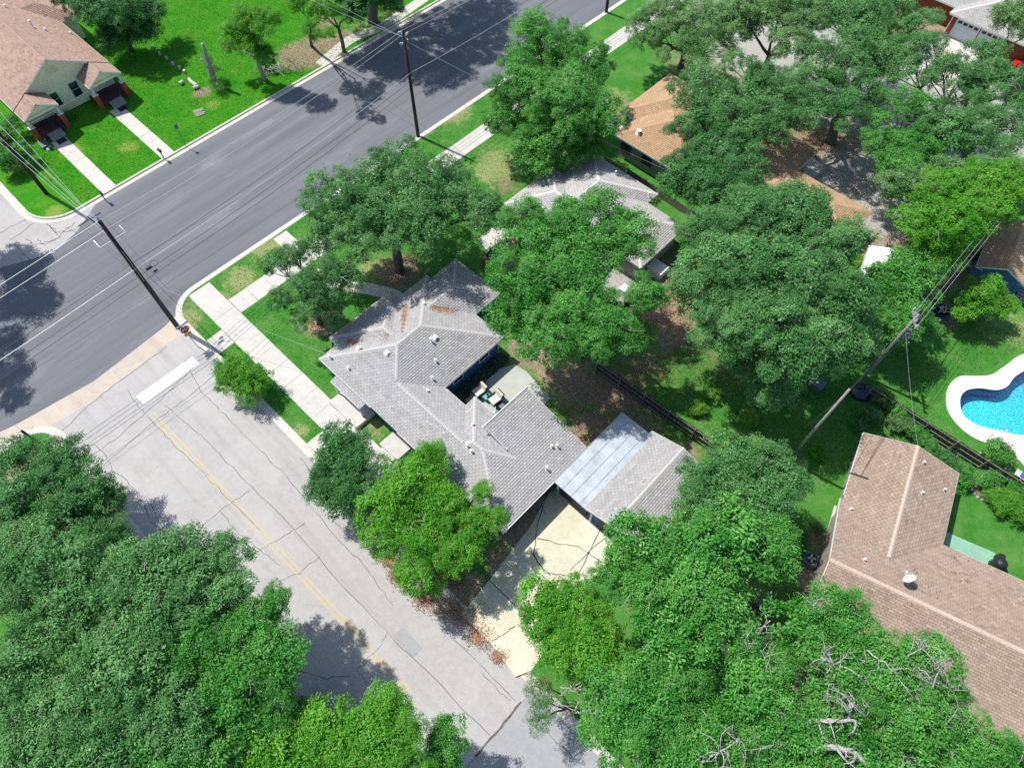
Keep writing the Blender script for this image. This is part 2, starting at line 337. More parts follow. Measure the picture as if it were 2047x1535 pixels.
# (u, v, radius m, channel 0 bare earth / 1 dry turf / 2 pale gravel, amount)
se_blobs = [(640, 640, 2.2, 0, .9), (800, 545, 3.0, 0, .8), (740, 540, 2.5, 1, .7), (480, 560, 2.2, 1, .75), (540, 500, 2.4, 1, .8), (440, 605, 1.8, 1, .7), (600, 470, 2, 1, .4), (830, 250, 2.6, 1, .9), (905, 225, 2.6, 1, .8), (900, 235, 1.2, 0, .6), (1000, 330, 4.0, 1, .7), (1010, 370, 2.6, 0, .55), (980, 345, 2.2, 1, .8), (1160, 340, 3, 1, .6), (1245, 220, 2.6, 0, .7), (1230, 195, 2.5, 1, .6), (1060, 320, 3, 0, .3),
  (1110, 740, 2.2, 0, .95), (1060, 700, 2.6, 0, .9), (1150, 770, 3.5, 0, .75), (1180, 860, 3.2, 0, .7), (1230, 790, 3.5, 0, .75), (1160, 900, 2, 0, .7), (1290, 850, 2.6, 0, .6), (1380, 900, 1.8, 0, .6), (1330, 640, 4.5, 0, .8), (1350, 560, 4.5, 0, .75), (1290, 730, 4, 0, .5), (1250, 560, 3.2, 2, .9), (1430, 640, 5, 0, .6), (1470, 720, 5, 0, .45), (1500, 480, 5, 0, .6), (1330, 700, 3, 0, .5),
  (1640, 300, 6, 0, .85), (1660, 270, 5, 0, .95), (1740, 380, 7.5, 2, .95), (1690, 350, 5, 2, .85), (1600, 330, 3.5, 2, .6), (1790, 430, 6, 0, .8), (1700, 200, 7, 2, .85), (1780, 220, 7, 2, .85), (1600, 100, 9, 2, .85), (1540, 90, 7, 2, .9), (1480, 110, 6, 2, .7), (1650, 140, 8, 2, .8), (1850, 200, 8, 2, .85), (1950, 230, 9, 2, .85), (1900, 130, 8, 2, .8), (1860, 60, 8, 0, .7), (2000, 330, 8, 2, .6), (1420, 160, 6, 0, .7), (1350, 120, 4, 0, .5), (1330, 30, 5, 2, .6), (1420, 40, 6, 2, .7), (1870, 330, 7, 2, .7),
  (1760, 480, 4, 0, .85), (1720, 495, 3, 1, .8), (1650, 620, 4, 0, .5), (1880, 625, 2.2, 0, .95), (1840, 600, 3, 0, .7), (1990, 640, 3.5, 1, .6), (2040, 660, 3, 1, .6), (1960, 540, 3, 0, .8), (1900, 560, 3, 0, .7),
  (900, 1200, 2.0, 0, .9), (960, 1240, 2.4, 0, .85), (850, 1150, 2, 0, .9), (780, 1130, 1.6, 0, .95), (830, 1170, 1.2, 0, .9), (720, 1050, 2, 0, .6), (1000, 1120, 1.6, 0, .8), (940, 1170, 1.6, 0, .7), (1040, 1060, 2.2, 0, .9), (1080, 1000, 2, 0, .9), (1010, 1290, 1.6, 0, .8), (745, 850, 1, 1, .8), (700, 790, 1.2, 1, .7), (760, 870, 1.6, 1, .5), (600, 860, 1, 1, .8), (370, 640, 1.6, 1, .95), (385, 615, 1.4, 0, .5), (400, 700, 1.2, 1, .6),
  (1640, 1080, 1.6, 0, .7), (1625, 1150, 1.6, 0, .9), (1500, 1200, 5, 0, .5), (1400, 1350, 5, 0, .4), (1650, 1400, 7, 0, .6), (1300, 1250, 4, 0, .4), (1880, 1000, 1, 0, .0), (1405, 850, 2, 1, .4), (1480, 870, 2.5, 1, .4), (1560, 1010, 3, 1, .35), (1640, 950, 3, 1, .3), (1930, 690, 6, 1, .22), (1860, 720, 4, 1, .3), (1790, 760, 1, 1, .3)]
lawn('front_lawn', SE, (-48.5, 40, 5, 115), .5, se_blobs, 'grass_front')
lawn('corner_verge', SW, (-45.6, 30, -45, -8), .6, [(130, 890, 2.0, 2, .95), (160, 910, 1.6, 2, .7), (60, 960, 3, 0, .9), (40, 1000, 4, 0, .7), (200, 1020, 2, 0, .9), (230, 1040, 1.6, 0, .7), (100, 1100, 5, 0, .6), (300, 1250, 6, 0, .7), (200, 1400, 6, 0, .7), (450, 1400, 5, 0, .6)], 'grass_front')
lawn('far_lawn', NW, (-120, -64.4, 1.5, 115), .6, [(145, 300, 1.6, 1, .8), (255, 295, 1.6, 1, .7), (35, 335, 1.2, 1, .9), (110, 425, 1.2, 1, .9), (600, 110, 3.2, 0, .98), (640, 110, 3, 0, .95), (660, 90, 2.5, 0, .95), (650, 45, 2, 0, .8), (630, 70, 1.2, 0, .8), (690, 70, 1.8, 0, .7), (405, 185, 1.2, 0, .9), (425, 210, 1.2, 1, .7), (465, 145, 1, 0, .5), (520, 165, .6, 0, .6), (520, 200, 1.2, 1, .5), (620, 80, 1.4, 0, .7), (720, 60, 4, 0, .5), (780, 30, 3, 0, .5), (300, 20, 6, 1, .25), (180, 120, 3, 0, .4), (30, 290, 5, 0, .35)], 'grass_vivid')
lawn('far_corner_verge', FW, (-120, -64.4, -70, -11), 1.0, [], 'grass_far')

def kerb(name, path, w=.18, h=LAWN+.03, seg=3.0, gutter=.45, side=1):
    """raised kerb stones with a gutter pan on the street side; side=+1 means the street lies to the right of the path"""
    root = None; pts = [Vector((p[0], p[1])) for p in path]; acc = []
    # resample
    out = [pts[0]]
    for a, b in zip(pts, pts[1:]):
        n = max(1, int((b-a).length/seg)); out += [a+(b-a)*i/n for i in range(1, n+1)]
    def off(i, d):
        a = out[max(i-1, 0)]; b = out[min(i+1, len(out)-1)]; t = (b-a).normalized(); n = Vector((t.y, -t.x))*side; return out[i]+n*d
    base = MB()
    for i in range(len(out)-1):
        p, q = off(i, gutter), off(i+1, gutter); a, b = off(i, 0.02), off(i+1, 0.02)
        base.face([W(a.x, a.y, .02), W(p.x, p.y, .014), W(q.x, q.y, .014), W(b.x, b.y, .02)] if side < 0 else [W(p.x, p.y, .014), W(a.x, a.y, .02), W(b.x, b.y, .02), W(q.x, q.y, .014)])
    root = base.build(name, M['kerb_concrete']); struct(root)
    for i in range(len(out)-1):
        mb = MB(); e = .012; a, b = off(i, .03), off(i+1, .03); c, d = off(i+1, -w), off(i, -w); dv = (b-a).normalized()*e
        mb.prism([tuple(W(*p)[:2]) for p in ccw([tuple(a+dv), tuple(b-dv), tuple(c-dv), tuple(d+dv)])], -.03, h); mb.build('kerbstone', M['kerb_concrete'], root)
    return root
kerb('near_kerb', [(-48.0, 108), (-48.0, 7.9)]+arc(-45.3, 7.9, 2.7, 180, 270)[1:]+[(30, 5.2)], seg=3.0, side=1)
kerb('corner_kerb', [(28, -8.15)]+arc(-42.9, -10.3, 2.15, 90, 180)+[(-45.05, -30)], seg=3.0, side=1, gutter=.5)
kerb('far_kerb', [(-100, 1.7)]+arc(-68.3, 5.2, 3.5, -90, 0)+[(-64.8, 112)], seg=3.0, side=1, gutter=.55)

def slabs(name, s0, s1, t0, t1, along, n, mat, z=LAWN+.02, gap=.02, skew=0.0):
    """a walk of concrete slabs between two lines; along 's' or 't'"""
    base = MB(); base.prism([tuple(W(s, t)[:2]) for s, t in ((s0+.01, t0+.01), (s1-.01, t0+.01), (s1-.01, t1-.01), (s0+.01, t1-.01))], -.02, z-.025)
    root = base.build(name, M['dirt_dark']); struct(root)
    for i in range(n):
        a, b = i/n, (i+1)/n; mb = MB(); dz = random.uniform(-.008, .01)
        if along == 's': q = [(s0+(s1-s0)*a+gap/2, t0), (s0+(s1-s0)*b-gap/2, t0), (s0+(s1-s0)*b-gap/2, t1), (s0+(s1-s0)*a+gap/2, t1)]
        else: q = [(s0, t0+(t1-t0)*a+gap/2), (s1, t0+(t1-t0)*a+gap/2), (s1, t0+(t1-t0)*b-gap/2), (s0, t0+(t1-t0)*b-gap/2)]
        q = [(x+random.uniform(-.015, .015), y+random.uniform(-.015, .015)) for x, y in q]
        mb.prism([tuple(W(*p)[:2]) for p in q], -.01, z+dz); mb.build('slab', M[mat], root)
    return root
slabs('sidewalk', -44.6, -42.6, 9.3, 103, 't', 50, 'walk_concrete')
slabs('side_sidewalk', -47.6, -19.5, 7.05, 9.25, 's', 14, 'walk_concrete')
slabs('corner_ramp', -42.3, -40.3, 5.45, 7.0, 's', 1, 'walk_concrete')
slabs('front_walk', -47.6, -44.62, 16.5, 18.0, 's', 2, 'walk_concrete')
slabs('house_walk', -28.0, -26.3, 5.4, 7.0, 't', 1, 'walk_concrete'); slabs('house_walk', -28.0, -26.3, 9.3, 10.4, 't', 1, 'old_walk')
slabs('house_walk', -22.9, -21.4, 5.4, 10.4, 't', 3, 'old_walk')
slabs('porch_walk', -75.6, -65.0, 8.25, 9.75, 's', 7, 'old_walk'); slabs('porch_walk', -75.6, -65.0, 15.1, 16.55, 's', 7, 'old_walk')
def curved_walk(name, pts, w, mat):
    P = [Vector(ST(u, v, LAWN)) for u, v in pts]; dense = []
    for i in range(len(P)-1):
        a, b, c, d = P[max(i-1, 0)], P[i], P[i+1], P[min(i+2, len(P)-1)]
        for k in range(6):
            x = k/6; dense.append(.5*((2*b)+(c-a)*x+(2*a-5*b+4*c-d)*x*x+(3*b-a-3*c+d)*x**3))
    dense.append(P[-1]); mb = MB(); L = []
    for i, p in enumerate(dense):
        t = (dense[min(i+1, len(dense)-1)]-dense[max(i-1, 0)]).normalized(); n = Vector((-t.y, t.x))*w/2; L.append((p+n, p-n))
    for i in range(len(L)-1): mb.prism([tuple(W(*p)[:2]) for p in ccw([tuple(L[i][0]), tuple(L[i+1][0]), tuple(L[i+1][1]), tuple(L[i][1])])], 0, LAWN+.012)
    return struct(mb.build(name, M[mat]))
curved_walk('curved_walk', [(625, 545), (680, 568), (740, 578), (790, 592), (815, 612)], 1.3, 'old_walk')
curved_walk('curved_walk', [(1205, 195), (1206, 215), (1222, 245), (1250, 272)], 1.3, 'old_walk')
curved_walk('farther_walk', [(640, 130), (700, 80), (760, 55), (830, 10), (900, -40)], 1.4, 'old_walk')
def pad(name, pts, mat, z=LAWN+.03, joints=None, parent=None):
    mb = MB(); mb.prism([tuple(G(u, v, z)[:2]) for u, v in pts][::-1], -.02, z); o = mb.build(name, M[mat], parent); struct(o); return o
DRIVE = pad('driveway', [(1128, 972), (1245, 1092), (1200, 1140), (1120, 1260), (1062, 1340), (1030, 1352), (985, 1290), (922, 1228), (985, 1150), (1060, 1052), (1098, 985)], 'drive_concrete', LAWN+.05)
PATIO = pad('patio', [(1027, 728), (1052, 742), (1100, 795), (1085, 812), (1010, 850), (960, 830), (925, 795), (985, 742)], 'patio_concrete', LAWN+.04)
pad('back_patio', [(1885, 1060), (1990, 1105), (1975, 1142), (1870, 1095)], 'green_patio', LAWN+.04)
pad('court_patio', [(1548, 295), (1580, 280), (1650, 335), (1620, 365)], 'walk_concrete', LAWN+.03)
pad('grey_house_drive', [(955, 478), (1035, 415), (1075, 470), (1010, 545)], 'old_walk', LAWN+.03)
pad('garage_court', [(1895, 75), (1990, 120), (1900, 190), (1780, 130)], 'old_walk', LAWN+.03)
pad('mow_strip', [(1668, 1010), (1676, 1012), (1640, 1165), (1625, 1160)], 'walk_concrete', LAWN+.03)

# painted lines, cracks and seams
def ribbon(name, pts, w, z, mat, parent, jitter=0.0, sub=4, taper=False):
    P = [Vector(ST(u, v)) for u, v in pts]; dense = []
    for a, b in zip(P, P[1:]):
        for k in range(sub): q = a+(b-a)*k/sub; dense.append(q+Vector((random.uniform(-jitter, jitter), random.uniform(-jitter, jitter))) if (k or dense) else q)
    dense.append(P[-1]); mb = MB(); pr = None
    for i, p in enumerate(dense):
        t = (dense[min(i+1, len(dense)-1)]-dense[max(i-1, 0)]).normalized(); ww = w*(random.uniform(.5, 1.35) if jitter else 1); n = Vector((-t.y, t.x))*ww/2
        c = (p+n, p-n)
        if pr: mb.face([W(*pr[0], z), W(*pr[1], z), W(*c[1], z), W(*c[0], z)])
        pr = c
    return mb.build(name, M[mat], parent)
k = NT('worn_yellow'); w1 = k.g(k.math('ADD', k.noise(1.6, 7, .8), k.math('MULTIPLY', k.math('SUBTRACT', k.noise(22, 3, .9), .5), .7)), .42, .6)
k.col(k.mix(w1, (.44, .43, .42), (.6, .45, .12))); M['worn_yellow'] = k.done(.85, .2)
k = NT('worn_white'); w1 = k.g(k.math('ADD', k.noise(1.4, 7, .8), k.math('MULTIPLY', k.math('SUBTRACT', k.noise(25, 3, .9), .5), .5)), .26, .4)
k.col(k.mix(w1, (.5, .49, .48), (.83, .83, .82))); M['worn_white'] = k.done(.8, .2)
mb = MB(); mb.face([W(s, t, .012) for s, t in ccw([(-41.85, -1.8), (-40.75, -1.75), (-40.85, 3.7), (-41.8, 3.65)])]); mb.build('stop_line', M['worn_white'], STREET)
for d in (-.16, .16):
    mb = MB()
    for i in range(60):
        a = -39.5+i*.62; b = a+.62
        if a > -9: break
        c = -1.75+.02*(a+39)+d; mb.face([W(a, c-.07, .012), W(b, c-.07, .012), W(b, c+.07, .012), W(a, c+.07, .012)])
    mb.build('centre_line', M['worn_yellow'], STREET)
cracks = [[(112, 872), (190, 800), (240, 760), (285, 730), (335, 692)], [(165, 925), (240, 870), (320, 800), (380, 742), (400, 718)], [(185, 950), (300, 850), (360, 805), (440, 740)],
  [(128, 868), (150, 885), (190, 890), (210, 910), (228, 945), (245, 950), (270, 980), (290, 1015), (300, 1040), (330, 1065), (350, 1080)], [(255, 780), (275, 810), (300, 840), (340, 880), (390, 930), (430, 970), (470, 1010), (520, 1060)],
  [(370, 720), (400, 780), (450, 830), (520, 900), (580, 960), (620, 1010), (680, 1085), (720, 1120), (750, 1160), (785, 1210)], [(330, 810), (400, 870), (480, 950), (560, 1030), (650, 1130), (740, 1230), (830, 1320), (980, 1470)], [(300, 1005), (320, 1050), (345, 1090), (360, 1100)],
  [(400, 1055), (440, 1020), (500, 980)], [(500, 1110), (560, 1075), (610, 1045)], [(440, 1020), (470, 1060), (520, 1100), (560, 1130)], [(560, 1160), (600, 1145), (640, 1110)], [(715, 1335), (760, 1290), (775, 1262)], [(712, 1338), (740, 1370), (760, 1400)], [(600, 915), (650, 980), (700, 1040), (760, 1110), (830, 1170), (880, 1230)],
  [(660, 1020), (670, 1045), (700, 1075), (730, 1095)], [(950, 1512), (1000, 1455), (1042, 1402)], [(950, 1512), (935, 1535)], [(1050, 1420), (1100, 1470), (1150, 1520)], [(900, 1270), (950, 1320), (1000, 1370), (1030, 1400)], [(965, 1345), (1000, 1385), (1020, 1400)], [(560, 1300), (600, 1340), (650, 1355), (700, 1350)], [(450, 830), (480, 800)], [(520, 690), (470, 640)]]
for c in cracks[:-2]: ribbon('crack', c, .036 if len(c) > 3 else .03, .014, 'tar', STREET, .08, 6)
ribbon('seam', [(950, 1512), (1000, 1455), (1042, 1402)], .12, .016, 'tar', STREET, .05, 5)
ribbon('patch', [(795, 1262), (835, 1305)], .9, .011, 'grey_patch', STREET)
for c in ([(1215, 1030), (1190, 1080), (1160, 1140), (1130, 1180), (1115, 1210)], [(1240, 1050), (1180, 1100), (1140, 1140)], [(1075, 1075), (1110, 1085), (1155, 1092), (1200, 1120)], [(1085, 1010), (1072, 1060), (1068, 1110), (1080, 1130), (1100, 1150)], [(970, 1150), (1010, 1190), (1050, 1230), (1080, 1290)], [(985, 1280), (1010, 1265), (1030, 1250)], [(1065, 1105), (1090, 1145), (1130, 1150)]):
    P = [G(u, v, LAWN+.05) for u, v in c]; mb = MB(); pr = None; dense = []
    for a, b in zip(P, P[1:]): dense += [a+(b-a)*q/4+Vector((random.uniform(-.05, .05), random.uniform(-.05, .05), 0)) for q in range(4)]
    dense.append(P[-1])
    for i, p in enumerate(dense):
        t = dense[min(i+1, len(dense)-1)]-dense[max(i-1, 0)]; n = Vector((-t.y, t.x, 0)).normalized()*random.uniform(.02, .045); q = (p+n+Vector((0, 0, .005)), p-n+Vector((0, 0, .005)))
        if pr: mb.face([pr[0], pr[1], q[1], q[0]])
        pr = q
    mb.build('crack', M['tar'], DRIVE)
for c in ([(70, 445), (20, 480)], [(150, 445), (110, 480), (70, 490), (50, 478)], [(25, 485), (60, 520)], [(90, 440), (110, 465), (150, 460), (170, 445)], [(100, 450), (120, 475), (90, 490), (75, 478)], [(60, 435), (0, 465)], [(130, 455), (160, 470), (140, 478)]): ribbon('crack', c, .06, .010, 'tar', FARST, .12, 6)
ROAD = bpy.data.objects['road']
for c in ([(0, 690), (230, 545), (420, 430), (650, 300), (900, 150), (1120, 20)], [(60, 745), (300, 590), (560, 420), (800, 265), (1050, 110), (1170, 30)]): ribbon('seam', c, .05, .005, 'tar', ROAD, .02, 6)  # road seams and wire shadows, both drawn as thin dark ribbons

# ------------------------------------------------------------------ houses
class Blk:
    """a convex roof volume: footprint polygon and the planes z = a x + b y + c whose minimum is the roof"""
    def __init__(self, poly, planes, wall=True, over=.45, thick=.16):
        self.poly = ccw(poly); self.planes = planes; self.wall = wall; self.over = over; self.thick = thick
    def z(self, x, y): return min(a*x+b*y+c for a, b, c in self.planes)
    def faces(self):
        for i, (a, b, c) in enumerate(self.planes):
            p = self.poly
            for j, (d, e, f) in enumerate(self.planes):
                if j != i: p = clip_half(p, a-d, b-e, c-f)
                if len(p) < 3: break
            if len(p) >= 3 and area(p) > .02: yield i, p
def rect(x0, x1, y0, y1): return [(x0, y0), (x1, y0), (x1, y1), (x0, y1)]
def hip(x0, x1, y0, y1, z, k, sides='wens', wall=True, over=.45):
    """sides: w falls towards -x, e +x, n +y, s -y"""
    pl = []
    if 'w' in sides: pl.append((k, 0, z-k*x0))
    if 'e' in sides: pl.append((-k, 0, z+k*x1))
    if 's' in sides: pl.append((0, k, z-k*y0))
    if 'n' in sides: pl.append((0, -k, z+k*y1))
    return Blk(rect(x0, x1, y0, y1), pl, wall, over)
SH_W, SH_E = .36, .19
def shingle_mesh(tint, l=1.0):
    mb = MB(); w, e = SH_W-.022, SH_E+.02; h0, h1 = .042, .006
    P = [(-w/2, 0, h0), (w/2, 0, h0), (w/2, e, h1), (-w/2, e, h1)]; mb.face(P, tint); mb.face([(-w/2, 0, -.004), (w/2, 0, -.004), P[1], P[0]], tint)
    mb.face([(w/2, 0, -.004), (w/2, e, -.004), P[2], P[1]], tint); mb.face([(-w/2, e, -.004), (-w/2, 0, -.004), P[0], P[3]], tint); return mb.mesh('shingle')
SHM = [shingle_mesh(t) for t in (.1, .25, .4, .5, .6, .75, .9)]
def roof(root, blocks, mat, trim, single=0, z_loss=.0, cap_tint=.95):
    sing = []; rest = MB(); caplist = []; deck = MB(); fas = []
    Rw = root.matrix_basis
    for bi, B in enumerate(blocks):
        def vis(x, y, z, tol=.03):
            for o in blocks:
                if o is not B and inside(o.poly, x, y) and (o.z(x, y) > z+tol or (tol > 0 and abs(o.z(x, y)-z) < .04 and blocks.index(o) < bi)): return False
            return True
        n = len(B.poly); dz = .004*bi
        top = [p for p in B.poly]
        for i, poly in B.faces():
            a, b, c = B.planes[i]; gq = math.hypot(a, b); sl = math.sqrt(1+gq*gq)
            deck.face([(x, y, a*x+b*y+c-.012) for x, y in ccw(poly)], .1)
            if gq < 1e-6: continue
            u = (a/gq, b/gq); e = (u[1], -u[0])           # u runs up the slope in plan
            us = [p[0]*u[0]+p[1]*u[1] for p in poly]; es = [p[0]*e[0]+p[1]*e[1] for p in poly]
            st = SH_E/sl; rows = int((max(us)-min(us))/st)+1
            for r in range(rows):
                v0 = min(us)+r*st; v1 = v0+st+.02/sl; row_t = random.uniform(-.1, .1); off = (r % 2)*SH_W*.5+random.uniform(-.02, .02)
                for q in range(int((min(es)-off)//SH_W)-1, int((max(es)-off)//SH_W)+2):
                    e0 = off+q*SH_W; e1 = e0+SH_W-.022
                    if e1 < min(es) or e0 > max(es): continue
                    quad = [(e[0]*x+u[0]*y, e[1]*x+u[1]*y) for x, y in ((e0, v0), (e1, v0), (e1, v1), (e0, v1))]
                    cl = clip_poly(quad, poly)
                    if len(cl) < 3 or area(cl) < .004: continue
                    cx = sum(p[0] for p in cl)/len(cl); cy = sum(p[1] for p in cl)/len(cl); zc = a*cx+b*cy+c
                    if not (vis(cx, cy, zc) or any(vis(x, y, a*x+b*y+c) for x, y in cl)): continue
                    tint = min(1, max(0, .5+row_t+random.gauss(0, .2)))
                    full = len(cl) == 4 and area(quad)-area(cl) < 1e-4
                    if single and full and vis(cx, cy, zc): sing.append((root.matrix_basis @ Vector((cx, cy, zc)), quad, (a, b, c), u, e, tint)); continue
                    def zt(x, y):
                        f = (x*u[0]+y*u[1]-v0)/(v1-v0); return a*x+b*y+c+.042+(.006-.042)*f
                    cl = ccw(cl); T = [(x, y, zt(x, y)) for x, y in cl]; rest.face(T, tint)
                    for k in range(len(cl)):
                        p, q2 = T[k], T[(k+1) % len(cl)]; x, y = cl[k]; x2, y2 = cl[(k+1) % len(cl)]
                        if max(x*u[0]+y*u[1], x2*u[0]+y2*u[1])-v0 < .5*st: rest.face([(x, y, a*x+b*y+c-.004), (x2, y2, a*x2+b*y2+c-.004), q2, p], tint)
            # ridge and hip caps: inner edges of the face
            m = len(poly)
            for k in range(m):
                p, q = Vector(poly[k]), Vector(poly[(k+1) % m]); mid = (p+q)/2
                for j, (d, e2, f) in enumerate(B.planes):
                    if j > i and all(abs((a-d)*w.x+(b-e2)*w.y+(c-f)) < 1e-4 for w in (p, q)):
                        L = (q-p).length; nn = max(1, int(L/.3)); caps = MB(); caplist.append(caps);  dv = (q-p).normalized(); nv = Vector((-dv.y, dv.x))*.14
                        for h in range(nn):
                            x0, x1 = p+(q-p)*h/nn, p+(q-p)*(h+1)/nn+dv*.04; cm = (x0+x1)/2
                            if not vis(cm.x, cm.y, B.z(cm.x, cm.y), -.05):
                                if caps.f: caps = MB(); caplist.append(caps)
                                continue
                            t = random.uniform(.8, 1.0)*cap_tint; lift = .03
                            def zz(w): return B.z(w.x, w.y)
                            for sgn in (1, -1):
                                A, Bq = x0+nv*sgn, x1+nv*sgn; pts = [(x0.x, x0.y, zz(x0)+lift+.03), (x1.x, x1.y, zz(x1)+lift+.015), (Bq.x, Bq.y, zz(Bq)+lift), (A.x, A.y, zz(A)+lift+.015)]
                                caps.face(pts if sgn < 0 else pts[::-1], t); caps.face([(A.x, A.y, zz(A)-.01), (Bq.x, Bq.y, zz(Bq)-.01), pts[2], pts[3]], t)
        # fascia boards and soffit
        deck.face([(x, y, B.z(x, y)-B.thick-dz) for x, y in B.poly[::-1]], .1) if len(B.planes) == 1 else None
        for k in range(n):
            p, q = Vector(B.poly[k]), Vector(B.poly[(k+1) % n]); L = (q-p).length; nseg = 16
            on = []
            for h in range(nseg+1):
                w = p+(q-p)*h/nseg; on.append((w, B.z(w.x, w.y)))
            mb = MB(); nrm = Vector(((q-p).y, -(q-p).x)).normalized()*(.03+.001*bi); any_ = False
            for h in range(nseg):
                (w0, z0), (w1, z1) = on[h], on[h+1]; mid = (w0+w1)/2
                if not vis(mid.x, mid.y, (z0+z1)/2, -.25): continue
                any_ = True; o0, o1 = w0+nrm, w1+nrm; th = B.thick+.02
                mb.face([(o0.x, o0.y, z0-th), (o1.x, o1.y, z1-th), (o1.x, o1.y, z1+.005), (o0.x, o0.y, z0+.005)]); mb.face([(o0.x, o0.y, z0+.005), (o1.x, o1.y, z1+.005), (w1.x, w1.y, z1+.005), (w0.x, w0.y, z0+.005)])
                c0 = Vector((sum(x[0] for x in B.poly)/n, sum(x[1] for x in B.poly)/n)); i0, i1 = w0-nrm.normalized()*.6, w1-nrm.normalized()*.6
                mb.face([(o1.x, o1.y, z1-th), (o0.x, o0.y, z0-th), (i0.x, i0.y, z0-th), (i1.x, i1.y, z1-th)])
            if any_: fas.append(mb)
    rf = deck.build('roof', M['roof_felt_pale' if mat in ('shingle_grey', 'shingle_pale') else 'roof_felt'], root)
    for mb in fas: mb.build('fascia', M[trim], rf)
    sing.sort(key=lambda x: (x[0]-Vector((0, 0, CAM_H))).length)
    for k, (wp, quad, (a, b, c), u, e, tint) in enumerate(sing):
        if k < single:
            o = Vector(((quad[0][0]+quad[1][0])/2, (quad[0][1]+quad[1][1])/2)); ex = Vector((e[0], e[1], 0)); ey = Vector((u[0], u[1], a*u[0]+b*u[1])).normalized(); ez = ex.cross(ey)
            if ez.z < 0: ex = -ex; ez = ex.cross(ey)
            mt = Matrix(((ex.x, ey.x, ez.x, o.x), (ex.y, ey.y, ez.y, o.y), (ex.z, ey.z, ez.z, a*o.x+b*o.y+c), (0, 0, 0, 1)))
            add('shingle', SHM[min(6, int(tint*7))], rf, M[mat], None, mt)
        else:
            gq = math.hypot(a, b); v0 = quad[0][0]*u[0]+quad[0][1]*u[1]; v1 = quad[2][0]*u[0]+quad[2][1]*u[1]; cl = ccw(quad)
            T = [(x, y, a*x+b*y+c+.042-.036*((x*u[0]+y*u[1]-v0)/(v1-v0))) for x, y in cl]; rest.face(T, tint)
            for kk in range(4):
                p, q2 = T[kk], T[(kk+1) % 4]; x, y = cl[kk]; x2, y2 = cl[(kk+1) % 4]
                if max(x*u[0]+y*u[1], x2*u[0]+y2*u[1])-v0 < .5*(v1-v0): rest.face([(x, y, a*x+b*y+c-.004), (x2, y2, a*x2+b*y2+c-.004), q2, p], tint)
    if rest.f: tag(rest.build('shingles', M[mat], rf), kind='stuff')
    for cp in caplist:
        if cp.f: cp.build('ridge_cap', M[mat+'_cap'] if mat+'_cap' in M else M[mat], rf)
    return rf
def walls(root, blocks, mat, z0=0.0):
    for bi, B in enumerate(blocks):
        if not B.wall: continue
        n = len(B.poly); ins = []
        c = Vector((sum(p[0] for p in B.poly)/n, sum(p[1] for p in B.poly)/n)); x0 = min(p[0] for p in B.poly)+B.over; x1 = max(p[0] for p in B.poly)-B.over; y0 = min(p[1] for p in B.poly)+B.over; y1 = max(p[1] for p in B.poly)-B.over
        ins = rect(x0+.002*bi, x1-.002*bi, y0+.002*bi, y1-.002*bi); mb = MB()
        for k in range(4):
            p, q = Vector(ins[k]), Vector(ins[(k+1) % 4]); N = 20
            for h in range(N):
                a, b = p+(q-p)*h/N, p+(q-p)*(h+1)/N; mb.face([(a.x, a.y, z0), (b.x, b.y, z0), (b.x, b.y, B.z(b.x, b.y)-.1), (a.x, a.y, B.z(a.x, a.y)-.1)])
        mb.build('wall', M[mat], root)
def opening(root, name, c, w, h, ang, frame='white_paint', pane='glass', fw=.09, bars=(1, 1)):
    """a framed opening: c is the middle of its sill on the wall, ang the outward direction in the house frame"""
    R = Matrix.Rotation(ang, 3, 'Z'); c = Vector(c)       # local x is outward, y along the wall
    def B(mb, y, z, sy, sz, d0, d1): mb.box(c+R@Vector(((d0+d1)/2, y, z)), (d1-d0, sy, sz), 0, R)
    mb = MB()
    for y in (-w/2, w/2): B(mb, y, h/2, fw, h+fw, -.02, .05)
    for z in (0, h): B(mb, 0, z, w-fw, fw, -.02, .049)
    for i in range(1, bars[0]+1): B(mb, 0, h*i/(bars[0]+1), w-fw, .045, -.02, .035)
    for i in range(1, bars[1]): B(mb, -w/2+w*i/bars[1], h/2, .045, h-fw, -.02, .033)
    f = mb.build(name, M[frame], root); p = MB(); B(p, 0, h/2, w-fw, h-fw, -.03, .015); p.build('pane' if pane == 'glass' else 'panel', M[pane], f); return f
def vent_pipe(root, x, y, z, h=.45, r=.06, mat='white_metal', name='vent_pipe', cap=True):
    mb = MB(); mb.lathe((x, y, z-.15), [(r*2.2, 0), (r*2, .17), (r, .2), (r, h+.1), (r*1.7, h+.1), (r*1.7, h+.16)] if cap else [(r, 0), (r, h+.15)], 10); return mb.build(name, M[mat], root)
def box_vent(root, x, y, z, ang=0, s=.32):
    mb = MB(); R = Matrix.Rotation(ang, 3, 'Z'); mb.box((x, y, z+.05), (s*1.3, s*1.3, .06), 0, R); mb.box((x, y, z+.16), (s, s, .16), 0, R); return mb.build('roof_vent', M['white_metal'], root)
